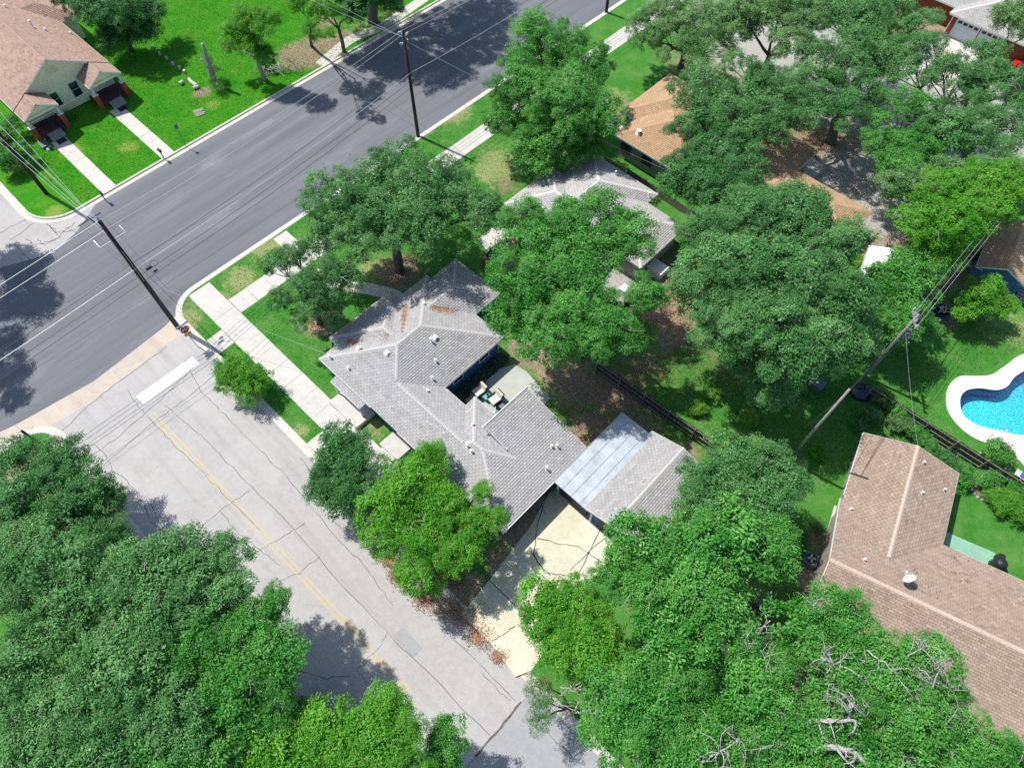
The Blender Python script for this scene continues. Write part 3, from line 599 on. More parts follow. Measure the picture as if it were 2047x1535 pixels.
def dish(root, x, y, z, yaw):
    mb = MB(); mb.tube([(x, y, z-.1), (x, y, z+.45), (x+.12*math.cos(yaw), y+.12*math.sin(yaw), z+.7)], .03, 6); n = 16; c = Vector((x+.2*math.cos(yaw), y+.2*math.sin(yaw), z+.75)); d = Vector((math.cos(yaw), math.sin(yaw), .55)).normalized(); a = d.orthogonal().normalized(); b = d.cross(a)
    rings = [(0.02, -.09), (.2, -.07), (.34, -.01), (.42, .05)]; pts = []
    for r, k in rings: pts.append([c+d*k+a*r*math.cos(2*math.pi*i/n)+b*r*math.sin(2*math.pi*i/n)*1.12 for i in range(n)])
    for i in range(3):
        for j in range(n): mb.face([pts[i][j], pts[i][(j+1) % n], pts[i+1][(j+1) % n], pts[i+1][j]])
    mb.tube([c+a*.36+d*.0, c+d*.5], .02, 5); mb.box(c+d*.5, (.09, .09, .12)); return mb.build('satellite_dish', M['white_metal'], root)

# ---- corner duplex, grey shingles, navy walls
D0 = (-22.0, 14.0); duplex = empty('duplex_house', W(*D0, LAWN), TH, 'navy blue corner duplex with sprawling grey shingle roof beside the stop sign', 'house')
def d(s, t): return s-D0[0], t-D0[1]
def dh(s0, s1, t0, t1, z, k, sides='wens', wall=True, over=.45): return hip(s0-D0[0], s1-D0[0], t0-D0[1], t1-D0[1], z, k, sides, wall, over)
EV = 2.65; PK = .40
def pl_s(k, s, z): return (k, 0, z-k*(s-D0[0]))       # rises with s by k from height z at s
def pl_t(k, t, z): return (0, k, z-k*(t-D0[1]))
r5 = lambda s0, s1, t0, t1: rect(s0-D0[0], s1-D0[0], t0-D0[1], t1-D0[1])
E_pl = (-.27, 0, EV-.1+.27*(-11.0-D0[0]))
dub = [dh(-31.9, -22.5, 10.5, 22.45, EV, PK), dh(-32.9, -27.5, 12.38, 19.1, EV, PK, 'wns'), dh(-31.4, -25.85, 17.5, 25.5, EV, PK, 'wen'), dh(-25.5, -17.0, 10.5, 15.75, EV-.005, PK, 'ns'),
       Blk(r5(-20.15, -11.0, 10.48, 16.8), [pl_s(PK, -20.15, EV), pl_t(PK, 10.48, EV-.003), pl_t(-PK, 16.8, EV), E_pl]), Blk(r5(-17.2, -11.012, 15.0, 19.6), [(E_pl[0], 0, E_pl[2]-.02)])]
DR = roof(duplex, dub, 'shingle_grey', 'white_paint', 300); walls(duplex, dub, 'navy_siding')
pr = Blk(r5(-29.8, -26.2, 9.9, 10.7), [pl_t(.2, 9.9, 2.2)], False); roof(duplex, [pr], 'shingle_grey', 'white_paint')
for s in (-29.6, -26.4): mb = MB(); mb.box((*d(s, 10.0), 1.05), (.11, .11, 2.2)); mb.build('porch_post', M['white_paint'], duplex)
for s0, s1, t0, nm in ((-29.5, -26.0, 8.95, 'stoop'), (-23.6, -21.5, 9.35, 'stoop')):
    mb = MB(); x, y = d((s0+s1)/2, (t0+10.9)/2); mb.box((x, y, .22), (s1-s0, 10.9-t0, .46)); o = mb.build(nm, M['walk_concrete'], duplex)
    mb = MB(); mb.box((x, t0-.18-D0[1], .1), (1.5, .36, .24)); mb.build('step', M['walk_concrete'], duplex)
R180 = math.pi
opening(duplex, 'door', (*d(-27.2, 10.94), .45), .95, 2.02, -math.pi/2, 'white_paint', 'dark_trim'); opening(duplex, 'door', (*d(-22.5, 10.94), .45), .95, 2.02, -math.pi/2, 'white_paint', 'dark_trim')
for s in (-30.6, -24.7, -19.8, -16, -13.5): opening(duplex, 'window', (*d(s, 10.93), 1.0), 1.0, 1.3, -math.pi/2)
for s in (-20.5,): opening(duplex, 'window', (*d(s, 15.31), 1.0), .9, 1.2, math.pi/2)
for t in (12.0, 15, 18): opening(duplex, 'window', (*d(-11.45, t), 1.0), 1.0, 1.1, 0)
for t in (17.5, 20.5): opening(duplex, 'window', (*d(-22.95, t), 1.0), 1.1, 1.2, 0)
opening(duplex, 'door', (*d(-15.0, 19.15), .2), .9, 2.0, math.pi/2, 'white_paint', 'dark_trim')
def rz(s, t): return max(b.z(*d(s, t)) for b in dub if inside(b.poly, *d(s, t)))
def onroof(u, v, z=3.6):
    for _ in range(6): s, t = ST(u, v, z+LAWN); z = rz(s, t)
    return (*d(s, t), z)
for u, v in ((870, 676), (774, 707), (717, 698)): box_vent(DR, *onroof(u, v), .1)
for u, v, h in ((862, 683, .5), (871, 723, .35), (864, 758, .4), (697, 738, .35), (721, 698, .35), (855, 782, .25), (934, 893, .45), (942, 904, .45), (1102, 893, .35), (1113, 893, .45), (1092, 938, .5), (945, 850, .3), (848, 608, .2), (660, 716, .5)): vent_pipe(DR, *onroof(u, v), h)
for t in (11.2, 13.3, 15.4, 17.2): mb = MB(); mb.tube([(*d(-10.98, t), 2.45), (*d(-11.25, t), 2.1), (*d(-11.35, t), .1)], .05, 6); mb.build('downspout', M['white_paint'], duplex)
mb = MB(); mb.tube([(*d(-22.45, 22.3), 2.5), (*d(-22.9, 22.2), 2.2), (*d(-22.92, 22.2), .1)], .05, 6); mb.build('downspout', M['white_paint'], duplex)
mb = MB(); mb.box((*d(-10.93, 15.0), EV-.2), (.12, 9.2, .11)); mb.build('gutter', M['white_paint'], duplex)
mb = MB(); mb.box((*d(-17.24, 17.2), 4.22), (.08, 4.9, .16)); mb.build('flashing', M['white_paint'], DR)

# ---- garage with galvanised lean-to
G0 = (-7.4, 20.0); garage = empty('garage', W(*G0, LAWN), TH, 'navy garage with half silver metal roof and half grey shingle gable by the driveway', 'garage')
gb = [hip(-8.25-G0[0], -2.7-G0[0], 15.9-G0[1], 24.2-G0[1], 2.5, .36, 'we')]
GR = roof(garage, gb, 'shingle_grey', 'white_paint', 200); walls(garage, gb+[Blk(rect(-10.8-G0[0], -7.6-G0[0], 16-G0[1], 23.8-G0[1]), [(.03, 0, 2.42)])], 'navy_siding')
sheets = MB(); mr = sheets
x0 = -10.95-G0[0]
mb = MB(); mb.prism(rect(x0, x0+3.35, 15.85-G0[1], 23.85-G0[1]), 2.5, 2.56); mroof = mb.build('metal_roof', M['galv'], garage)
for i in range(4):
    mb = MB(); xa = x0+.02+i*.83; mb.box((xa+.41, 19.85-G0[1], 2.575+.012*i), (.84, 7.98, .03)); mb.tube([(xa+.02, 15.87-G0[1], 2.6+.012*i), (xa+.02, 23.83-G0[1], 2.6+.012*i)], .028, 6); mb.build('roof_panel', M['galv'], mroof)
for xa, w in ((-9.2, 2.6), (-5.5, 2.5)):
    mb = MB(); y = 16.33-G0[1]
    for i in range(4): mb.box((xa-G0[0], y-.03, .27+i*.52), (w, .05, .5))
    mb.build('garage_door', M['dark_trim'], garage)
for xa in (-10.7, -7.4, -3.3): mb = MB(); mb.box((xa-G0[0], 16.2-G0[1], 1.2), (.14, .14, 2.4)); mb.build('post', M['white_paint'], garage)
vent_pipe(GR, -5.4-G0[0], 16.6-G0[1], 3.45, .2, .1, 'dark_trim')

# ---- brown roofed house at the lower right
F3 = math.radians(15.5)
def PQ(p, q): return p*math.cos(F3)-q*math.sin(F3), p*math.sin(F3)+q*math.cos(F3)
B0 = (20.0, 22.0); ranch = empty('ranch_house', W(*PQ(*B0), LAWN), TH+F3, 'brown shingled ranch house with long ridge and wing pointing to the pool', 'house')
rb = [hip(12.75-B0[0], 45-B0[0], 15.6-B0[1], 27.0-B0[1], 2.5, .33, 'ns'), hip(12.9-B0[0], 20.0-B0[0], 20-B0[1], 33.1-B0[1], 2.52, .33, 'we')]
BR = roof(ranch, rb, 'shingle_brown', 'white_paint', 300, cap_tint=.9); walls(ranch, rb, 'taupe_siding')
def on3(u, v, z=3.4):
    for _ in range(6):
        s, t = ST(u, v, z+LAWN); x = s*math.cos(F3)+t*math.sin(F3)-B0[0]; y = -s*math.sin(F3)+t*math.cos(F3)-B0[1]
        z = max([b.z(x, y) for b in rb if inside(b.poly, x, y)] or [3.0])
    return (x, y, z)
dish(BR, *on3(1812, 1168), 2.6)
for u, v in ((1845, 925), (1886, 979), (1842, 985), (1727, 1119), (1700, 1018)): vent_pipe(BR, *on3(u, v), .25, .05)
opening(ranch, 'window', (16.4-B0[0], 32.66-B0[1], 1.0), 1.6, 1.2, math.pi/2); opening(ranch, 'window', (13.33-B0[0], 25-B0[1], 1.0), 1.2, 1.2, R180); opening(ranch, 'window', (19.56-B0[0], 30-B0[1], 1.0), 1.4, 1.2, 0); opening(ranch, 'door', (22.5-B0[0], 26.56-B0[1], .1), 1.8, 2.0, math.pi/2)
nails = MB()
for _ in range(26):
    u, v = random.gauss(1860, 38), random.gauss(1165, 22); p = on3(u, v); nails.box((p[0], p[1], p[2]+.035), (.05, random.uniform(.1, .3), .012))
tag(nails.build('missing_tab_scars', M['tar'], BR), kind='stuff')

# ---- cream house with two porch gables
C0 = (-84.0, 12.8); cream = empty('cream_house', W(*C0, LAWN), TH, 'cream house with pinkish brown gable roof and twin brick pillared porches', 'house')
c = lambda s, t: (s-C0[0], t-C0[1])
def ch(s0, s1, t0, t1, z, k, sides, wall=True, over=.45): return hip(s0-C0[0], s1-C0[0], t0-C0[1], t1-C0[1], z, k, sides, wall, over)
cb = [ch(-104, -78.35, 7.35, 18.35, 2.95, .56, 'ns'), ch(-82, -76.05, 7.38, 11.1, 2.9, .56, 'ns', False), ch(-82, -76.05, 14.6, 18.32, 2.9, .56, 'ns', False), ch(-95, -89, 14, 20.5, 2.9, .5, 'wen')]
CR = roof(cream, cb, 'shingle_rose', 'white_paint'); walls(cream, cb, 'cream_paint', .1)
for t in (9.24, 16.46):
    mb = MB(); x = -76.35-C0[0]; y = t-C0[1]; mb.face([(x, y-1.75, 2.9), (x, y+1.75, 2.9), (x, y, 2.92+.56*1.75)]); mb.box((x, y, 2.8), (.3, 3.5, .22)); mb.build('porch_gable', M['cream_paint'], cream)
    mb = MB(); mb.box((-77.6-C0[0], y, .28), (2.4, 3.5, .5)); mb.build('porch_floor', M['plum'], cream)
    for i in range(3): mb = MB(); mb.box((-76.2-C0[0]+i*.32, y, .42-i*.15), (.33, 1.5, .15)); mb.build('step', M['grey_step'], cream)
    mb = MB(); mb.box((-75.0-C0[0], y-.05, .04), (.75, .95, .03)); mb.build('doormat', M['black_plastic'], cream)
    for dy in (-1.6, 1.6):
        mb = MB(); mb.box((-76.55-C0[0], y+dy, .85), (.46, .46, 1.7)); p = mb.build('brick_pillar', M['brick_orange'], cream)
        bk = MB()
        for r in range(13):
            for q in range(4):
                a = q*math.pi/2; R = Matrix.Rotation(a, 3, 'Z'); o2 = R@Vector((.232, 0, 0))
                for hh in (-.115, .115): bk.box(Vector((-76.55-C0[0], y+dy, .1+r*.13))+o2+R@Vector((0, hh+(.03 if r % 2 else -.03), 0)), (.02, .2, .1), 0, R)
        tag(bk.build('bricks', M['brick_orange'], p), kind='stuff')
        mb = MB(); mb.box((-76.55-C0[0], y+dy, 1.76), (.58, .58, .1)); mb.box((-76.55-C0[0], y+dy, 2.3), (.22, .22, 1.05)); mb.box((-76.55-C0[0], y+dy, 2.72), (.34, .34, .1)); mb.build('post', M['white_paint'], p)
    opening(cream, 'window', (-78.79-C0[0], y-.7, 1.1), 1.5, 1.35, 0, 'white_paint', 'glass'); opening(cream, 'door', (-78.79-C0[0], y+.9, .55), .95, 2.05, 0, 'white_paint', 'door_white')
opening(cream, 'window', (-78.79-C0[0], 13.9-C0[1], 1.0), 1.0, 1.7, 0); opening(cream, 'window', (-78.79-C0[0], 11.6-C0[1], 1.0), .9, 1.6, 0)
mb = MB(); x, y = -78.78-C0[0], 12.85-C0[1]
for i in range(6): mb.box((x, y, 4.35+i*.13), (.06, 1.1, .08), 0, Matrix.Rotation(.4, 3, 'Y'))
mb.box((x, y-.6, 4.7), (.07, .1, .95)); mb.box((x, y+.6, 4.7), (.07, .1, .95)); mb.box((x, y, 4.7), (.07, .08, .95)); mb.build('gable_vent', M['cream_paint'], cream)
def on4(u, v, z=4):
    for _ in range(6): s, t = ST(u, v, z+LAWN); z = max([b.z(*c(s, t)) for b in cb if inside(b.poly, *c(s, t))] or [3])
    return (*c(s, t), z)
for u, v, h in ((66, 55, .8), (92, 62, .3), (143, 69, .3), (12, 15, .3)): vent_pipe(CR, *on4(u, v), h, .07)

# ---- pale grey house behind the duplex
P0 = (-26.0, 39.0); pale = empty('pale_house', W(*P0, LAWN), TH, 'pale grey hip roofed house beside the maroon car', 'house')
def ph(s0, s1, t0, t1, z, k, sides='wens', wall=True): return hip(s0-P0[0], s1-P0[0], t0-P0[1], t1-P0[1], z, k, sides, wall)
pb = [ph(-31.5, -23.3, 33.3, 44.4, 2.6, .45), ph(-33.0, -27, 33.4, 40.1, 2.6, .45, 'wns'), ph(-26, -18.9, 36.2, 42.8, 2.6, .45, 'ens')]
PR = roof(pale, pb, 'shingle_pale', 'white_paint'); walls(pale, pb, 'taupe_siding')
def on5(u, v, z=3.6):
    for _ in range(6): s, t = ST(u, v, z+LAWN); x, y = s-P0[0], t-P0[1]; z = max([b.z(x, y) for b in pb if inside(b.poly, x, y)] or [3])
    return (x, y, z)
for u, v in ((1230, 350), (1188, 400), (1297, 393)): vent_pipe(PR, *on5(u, v), .5)
opening(pale, 'window', (-31.06-P0[0], 42.5-P0[1], 1.0), 1.2, 1.2, R180); opening(pale, 'window', (-25-P0[0], 43.97-P0[1], 1.0), 1.2, 1.2, math.pi/2); opening(pale, 'window', (-30-P0[0], 33.82-P0[1], 1.0), 1.2, 1.2, -math.pi/2)

# ---- tan house among the oaks
T0 = (-20.0, 53.0); tan = empty('tan_house', W(*T0, LAWN), TH, 'taupe house with orange tan shingle roof half hidden under oaks', 'house')
def th(s0, s1, t0, t1, z, k, sides='wens', wall=True): return hip(s0-T0[0], s1-T0[0], t0-T0[1], t1-T0[1], z, k, sides, wall)
tb = [th(-33.4, -23, 51.2, 59.6, 2.6, .42), th(-31.6, -15.5, 48.0, 56.3, 2.6, .42), th(-18, -7.4, 50.5, 56.4, 2.6, .42), th(-22, -15.4, 52, 60.2, 2.6, .42, 'wen')]
TR = roof(tan, tb, 'shingle_tan', 'white_paint'); walls(tan, tb, 'taupe_siding')
for s in (-30.3, -27.6): opening(tan, 'window', (s-T0[0], 48.43-T0[1], .9), 1.1, 1.4, -math.pi/2, 'dark_trim')
opening(tan, 'window', (-30.5-T0[0], 48.43-T0[1], .9), 1.1, 1.4, -math.pi/2) if False else None
opening(tan, 'window', (-31.13-T0[0], 50-T0[1], 1.0), 1.1, 1.3, R180); opening(tan, 'door', (-11-T0[0], 55.97-T0[1], .1), .95, 2.0, math.pi/2, 'white_paint', 'dark_trim'); vent_pipe(TR, -29.6-T0[0], 49.2-T0[1], 3.1, .4, .15)

# ---- brick house with garage doors, top right
K0 = (-8.0, 96.0); brick_h = empty('brick_house', W(*K0, LAWN), TH, 'red brick house with two pale garage doors at the top right', 'house')
kb = [hip(-16.6-K0[0], 2-K0[0], 91.1-K0[1], 101-K0[1], 2.6, .36, 'wens'), hip(-24-K0[0], -14-K0[0], 92.6-K0[1], 101-K0[1], 2.6, .36, 'wns')]
roof(brick_h, kb, 'shingle_pale', 'white_paint'); walls(brick_h, kb, 'brick_red')
for s in (-14.15, -11.25):
    f = MB(); x, y = s-K0[0], 91.5-K0[1]; f.box((x, y-.02, 2.2), (2.75, .08, .1))
    for q in (-1, 1): f.box((x+q*1.34, y-.02, 1.1), (.08, .08, 2.2))
    gd = f.build('garage_door', M['white_paint'], brick_h)
    for i in range(4): mb = MB(); mb.box((x, y, .27+i*.53), (2.58, .05, .51)); mb.build('door_panel', M['door_white'], gd)
    for i in range(4): mb = MB(); mb.box((x-.97+i*.645, y-.03, 1.9), (.48, .02, .3)); mb.build('pane', M['black_plastic'], gd)
mb = MB(); mb.tube([(-16.1-K0[0], 91.3-K0[1], 2.5), (-16.1-K0[0], 91.3-K0[1], .1)], .05, 6); mb.build('downspout', M['white_paint'], brick_h)

# ---- blue shed, white roofed shed
S0 = (4.2, 60.0); shed = empty('blue_shed', W(*S0, LAWN), TH+.2, 'blue garden shed with tan shingled roof behind a small bright tree', 'shed')
sb = [hip(-2.1, 2.1, -2.2, 4.5, 2.2, .5, 'we', True, .18)]; roof(shed, sb, 'shingle_tan', 'white_paint'); walls(shed, sb, 'blue_siding')
opening(shed, 'window', (.5, -2.02, 1.1), .7, .6, -math.pi/2, bars=(1, 2))
for i in range(5): mb = MB(); mb.box((3.0, -1.9+i*.42, .25), (1.3, .34, .05)); mb.build('pallet_board', M['grey_wood'], shed)
H0 = ST(1768, 532, 2.2); wsh = empty('white_shed', W(*H0, LAWN), TH+.35, 'small shed with bright white metal roof among dark green trees', 'shed')
wb = Blk(rect(-1.7, 1.7, -1.9, 1.9), [(.22, 0, 2.5), (-.22, 0, 2.5)], True, .15)
mb = MB(); z = wb.z
for s in (-1, 1): mb.face([(0, -1.9, 2.55), (s*1.7, -1.9, 2.1), (s*1.7, 1.9, 2.1), (0, 1.9, 2.55)] if s > 0 else [(0, 1.9, 2.55), (-1.7, 1.9, 2.1), (-1.7, -1.9, 2.1), (0, -1.9, 2.55)])
for y in (-1.9, 1.9): mb.face([(-1.7, y, 2.1), (1.7, y, 2.1), (0, y, 2.55)])
mb.build('roof', M['white_metal'], wsh)
for i in range(9): m2 = MB(); m2.tube([(-1.7, -1.8+i*.45, 2.12), (0, -1.8+i*.45, 2.57), (1.7, -1.8+i*.45, 2.12)], .02, 5); m2.build('roof_rib', M['white_metal'], wsh)
m2 = MB(); m2.prism(rect(-1.55, 1.55, -1.75, 1.75), 0, 2.12); m2.build('wall', M['white_paint'], wsh); m2 = MB(); m2.box((1.56, .2, .95), (.04, .8, 1.85)); m2.build('door', M['grey_plastic'], wsh)

# ------------------------------------------------------------------ trees
def leaf_clump(seed, sprigs=40, per=50, size=.115, spread=.19, flat=.82, low=-.35):
    """a bough of foliage, about one metre in radius: sprigs of small rhombic leaves spread over an uneven shell"""
    r = np.random.default_rng(seed); nrm = r.normal(size=(sprigs*3, 3)); nrm /= np.linalg.norm(nrm, axis=1)[:, None]; nrm = nrm[nrm[:, 2] > low][:sprigs]; sprigs = len(nrm)
    lump = 1+.18*np.sin(nrm[:, 0]*4+seed)+.14*np.sin(nrm[:, 1]*5+seed*2)
    rad = (r.uniform(.45, 1.02, sprigs)**.6*lump)[:, None]; cen = nrm*rad*np.array([1, 1, flat])
    ctint = r.normal(0, .13, sprigs)
    C = np.repeat(cen, per, 0); N = np.repeat(nrm, per, 0); n = len(C)
    off = r.normal(size=(n, 3))*spread*np.array([.6, .6, .4]); P = C+off
    d = off/np.maximum(np.linalg.norm(off, axis=1)[:, None], 1e-6)
    up = N*.75+np.array([0, 0, .75])+r.normal(size=(n, 3))*.6; up /= np.linalg.norm(up, axis=1)[:, None]
    ax = d+r.normal(size=(n, 3))*.6; ax -= up*(ax*up).sum(1)[:, None]; ax /= np.maximum(np.linalg.norm(ax, axis=1)[:, None], 1e-6); bx = np.cross(up, ax)
    L = (size*r.uniform(.7, 1.35, n))[:, None]; Wd = L*r.uniform(.4, .62, n)[:, None]
    V = np.stack([P, P+ax*L*.5+bx*Wd*.5-up*L*.06, P+ax*L-up*L*.12, P+ax*L*.5-bx*Wd*.5-up*L*.06], 1).reshape(-1, 3)
    m = bpy.data.meshes.new('leaf_clump'); m.vertices.add(len(V)); m.vertices.foreach_set('co', V.ravel()); m.loops.add(n*4); m.loops.foreach_set('vertex_index', np.arange(n*4)); m.polygons.add(n); m.polygons.foreach_set('loop_start', np.arange(n)*4); m.polygons.foreach_set('loop_total', np.full(n, 4))
    a = m.attributes.new('tint', 'FLOAT', 'FACE'); a.data.foreach_set('value', np.clip(.45+np.repeat(ctint, per)+r.normal(0, .2, n), 0, 1)); m.update(calc_edges=True); m.materials.append(M['leaf_oak']); return m
CLUMPS = [leaf_clump(i) for i in range(7)]
LOOSE = [leaf_clump(20+i, 26, 32, .11, .24, .8, -.8) for i in range(3)]
BROAD = [leaf_clump(40+i, 36, 42, .14, .2, .85) for i in range(4)]
SETS = {'fine': CLUMPS, 'loose': LOOSE, 'broad': BROAD}
def limb(mb, a, b, r0, r1, bend=.12, n=5, sides=5):
    a, b = Vector(a), Vector(b); L = (b-a).length; pts = []; o = Vector((random.uniform(-1, 1), random.uniform(-1, 1), random.uniform(.2, 1)))*L*bend
    for i in range(n+1): k = i/n; pts.append(a+(b-a)*k+o*math.sin(k*math.pi)+Vector((random.uniform(-1, 1), random.uniform(-1, 1), random.uniform(-1, 1)))*L*.02*(0 < i < n))
    mb.tube(pts, [r0+(r1-r0)*i/n for i in range(n+1)], sides); return pts
def tree(name, label, masses, mat, base=None, zc=7.0, foliage='fine', lobe=1.12, dens=1.0, group=None, cat='tree', trunk_r=None, bark='bark', dead=0, flat=.62, fill=True, off=None):
    """masses: (u, v, radius in photo pixels[, z]) of the rounded parts of the crown as seen in the photograph"""
    ell = []
    for m in masses:
        z = m[3] if len(m) > 3 else zc; p = G(m[0], m[1], z); R = m[2]*depth(p)/1364.7; ell.append((p, R))
    cen = sum((p*R*R for p, R in ell), Vector())/sum(R*R for p, R in ell)
    if base is not None: b = G(base[0], base[1], LAWN)
    else: b = Vector((cen.x, cen.y, LAWN))
    root = empty(name, b, 0, label, cat, group); topz = max(p.z for p, R in ell)
    tr = trunk_r or max(.07, .03*cen.z+.012*sum(R for p, R in ell)); wood = MB(); fork = Vector((0, 0, max(.4, cen.z*.42)))+Vector((cen.x-b.x, cen.y-b.y, 0))*.3
    limb(wood, (0, 0, -.12), fork, tr, tr*.72, .04, 5, 8)
    crown = MB(); lobes = []
    for p, R in ell:
        lr0 = min(lobe, max(.45, R*.55)); n = max(3, int(dens*1.32*(R/lr0)**2+2)); c0 = p-b; hub = fork+(c0-Vector((0, 0, R*.25))-fork)*.72
        limb(wood, fork, hub, tr*.5, tr*.2, .14, 5, 6); ph = random.uniform(0, 6)
        for i in range(n):
            k = (i+.5)/n; zz = 1-1.45*k; rr = math.sqrt(max(0, 1-zz*zz)); an = ph+i*2.39996+random.uniform(-.3, .3); lr = lr0*random.choice((.6, .75, .85, .95, 1.05, 1.2, 1.4)); q = max(.1, R-lr*.6)*random.uniform(.74, 1.08)
            c = c0+Vector((rr*math.cos(an)*q, rr*math.sin(an)*q, zz*q*flat)); lobes.append((c, lr))
            limb(wood, hub, c, tr*.16, .018, .16, 4, 4)
            for _ in range(2):
                dv = Vector((random.gauss(0, 1), random.gauss(0, 1), random.gauss(.3, .7))).normalized(); limb(crown, c-dv*lr*.2, c+dv*lr*random.uniform(.8, 1.22), .032, .008, .25, 3, 3)
        if fill and R > 1.5:
            for _ in range(2): lobes.append((c0+Vector((random.uniform(-.4, .4)*R, random.uniform(-.4, .4)*R, -R*random.uniform(.05, .3))), min(R*.6, lobe*1.3)))
    for _ in range(dead):
        c, lr = random.choice(lobes); a = c-Vector((0, 0, lr*.2)); dv = Vector((random.gauss(0, 1), random.gauss(0, 1), .6)).normalized(); e = a+dv*lr*1.5; pts = limb(crown, a, e, .045, .015, .2, 4, 4)
        for q in pts[2:]:
            for _k in range(3): limb(crown, q, q+Vector((random.gauss(0, .5), random.gauss(0, .5), random.gauss(.15, .3)))*lr*.7, .018, .006, .25, 3, 3)
    wood.build('trunk', M[bark], root, True)
    cr = crown.build('crown', M['bark_pale'], root)
    ms = SETS[foliage]
    for c, lr in lobes:
        o = bpy.data.objects.new('leaf_clump', random.choice(ms)); COL.objects.link(o); o.parent = cr; o.location = c
        o.rotation_euler = (random.uniform(-.5, .5), random.uniform(-.5, .5), random.uniform(0, 6.28)); q = lr*random.uniform(.92, 1.1); o.scale = (q*random.uniform(.9, 1.1), q*random.uniform(.9, 1.1), q)
        if M[mat] != o.data.materials[0]: o.material_slots[0].link = 'OBJECT'; o.material_slots[0].material = M[mat]
    return root
OAKS = 'oaks around the houses'
tree('oak_tree', 'tall oak on the verge right of the dark utility pole, above the pale grey house', [(1092, 95, 85), (1165, 125, 65), (1030, 170, 65), (1120, 210, 95), (1190, 230, 50), (1010, 245, 45, 5), (1085, 300, 70, 4.5), (1165, 290, 50, 4.5)], 'leaf_mid', (1115, 320), 7.5, group=OAKS)
tree('oak_tree', 'spreading dark oak in front of the duplex beside the wide road', [(675, 405, 75), (740, 400, 60), (800, 335, 75), (880, 380, 85), (955, 420, 55), (830, 450, 75), (740, 470, 70), (660, 460, 50, 6)], 'leaf_oak', (798, 540), 8.0, group=OAKS, dens=.8, fill=True)
tree('sparse_oak_tree', 'thin half bare oak with twisting limbs on the corner lawn', [(555, 525, 32, 6.5), (590, 505, 30, 7), (640, 595, 42, 6.5), (600, 635, 28, 5), (655, 545, 36, 7.5), (695, 560, 34, 6.5), (565, 595, 26, 6), (615, 565, 34, 7.5), (670, 620, 30, 5)], 'leaf_oak', (640, 645), 6.5, 'fine', .85, 1.0, OAKS, dead=10, fill=False, trunk_r=.34)
tree('oak_tree', 'broad bright oak behind the duplex patio', [(1080, 465, 85), (1180, 450, 85), (1040, 560, 80), (1140, 560, 100), (1250, 480, 60), (1290, 590, 45), (1120, 660, 80), (1210, 670, 75), (1040, 640, 60, 8), (1270, 670, 45, 7)], 'leaf_mid', (1165, 705), 10.0, group=OAKS)
tree('oak_tree', 'huge grey green tree filling the back yard between duplex and tan house', [(1420, 480, 80), (1500, 430, 75), (1590, 420, 70), (1660, 480, 65), (1400, 570, 65), (1490, 550, 100), (1600, 560, 100), (1690, 590, 60), (1460, 660, 85), (1570, 670, 100), (1670, 690, 65, 8.5), (1720, 650, 45, 7), (1540, 750, 70, 7)], 'leaf_oak', (1560, 745), 10.0, group=OAKS)
tree('oak_tree', 'dense dark round oak covering the middle of the tan house', [(1400, 270, 65), (1465, 310, 65), (1370, 340, 55), (1430, 370, 75), (1490, 380, 40)], 'leaf_dark', (1430, 410), 6.5, group=OAKS)
tree('oak_tree', 'oak overhanging the far roof of the tan house', [(1400, 190, 65), (1480, 160, 70), (1550, 180, 65), (1590, 235, 40), (1450, 240, 60), (1530, 245, 60)], 'leaf_oak', (1530, 270), 7.0, group=OAKS, dead=4, dens=.8, fill=False)
tree('oak_tree', 'forked live oak standing over the bare earth court behind the tan house', [(1640, 130, 65), (1700, 165, 60), (1620, 205, 55), (1690, 225, 50), (1745, 130, 50)], 'leaf_oak', (1662, 285), 7.0, group=OAKS, dead=5, trunk_r=.6, dens=.8, fill=False)
tree('oak_tree', 'round oak right of the bare earth court', [(1800, 235, 75), (1760, 290, 50), (1845, 290, 50), (1800, 330, 45)], 'leaf_mid', (1795, 345), 6.5, group=OAKS, dens=.8, fill=False)
tree('oak_tree', 'grey green oak below the brick house garage doors', [(1830, 130, 70), (1900, 170, 70), (1960, 120, 45), (1990, 180, 70), (1960, 270, 75), (2035, 240, 60), (1890, 260, 55)], 'leaf_oak', None, 7.5, group=OAKS, dead=9, dens=.8, fill=False)
tree('oak_tree', 'thin oak at the right frame edge above the bright green tree', [(2000, 340, 50), (1940, 350, 40), (1840, 385, 55), (1780, 375, 35), (1890, 350, 40)], 'leaf_olive', None, 7.0, group=OAKS, dead=5, dens=.8, fill=False)
tree('oak_tree', 'shaggy oak by the far sidewalk bend', [(1290, 60, 50, 5), (1340, 85, 55, 5.5), (1420, 100, 60), (1330, 25, 45), (1395, 45, 60), (1460, 60, 50)], 'leaf_olive', (1360, 135), 6.5, group=OAKS, dead=5, dens=.8, fill=False)
tree('oak_tree', 'row end oak along the top edge of the picture', [(1490, 25, 60), (1560, 45, 65), (1620, 20, 65), (1590, 90, 45)], 'leaf_olive', None, 7.5, group=OAKS, dead=4, dens=.8, fill=False)
tree('oak_tree', 'oak at the top edge left of the brick house', [(1690, 45, 70), (1770, 40, 75), (1830, 60, 60), (1720, 100, 45), (1800, 105, 45)], 'leaf_oak', None, 8.0, group=OAKS, dead=6, dens=.8, fill=False)
tree('oak_tree', 'oak leaning over the roof of the brick house', [(2030, 30, 45, 7), (2060, 60, 40, 7)], 'leaf_olive', None, 7.0, group=OAKS)
tree('bright_tree', 'bright yellow green tree left of the blue shed', [(1890, 390, 65), (1960, 380, 65), (2025, 370, 45), (1855, 450, 55), (1920, 440, 60), (1980, 420, 45), (1885, 500, 45, 6)], 'leaf_bright', (1945, 520), 8.0, group=OAKS)
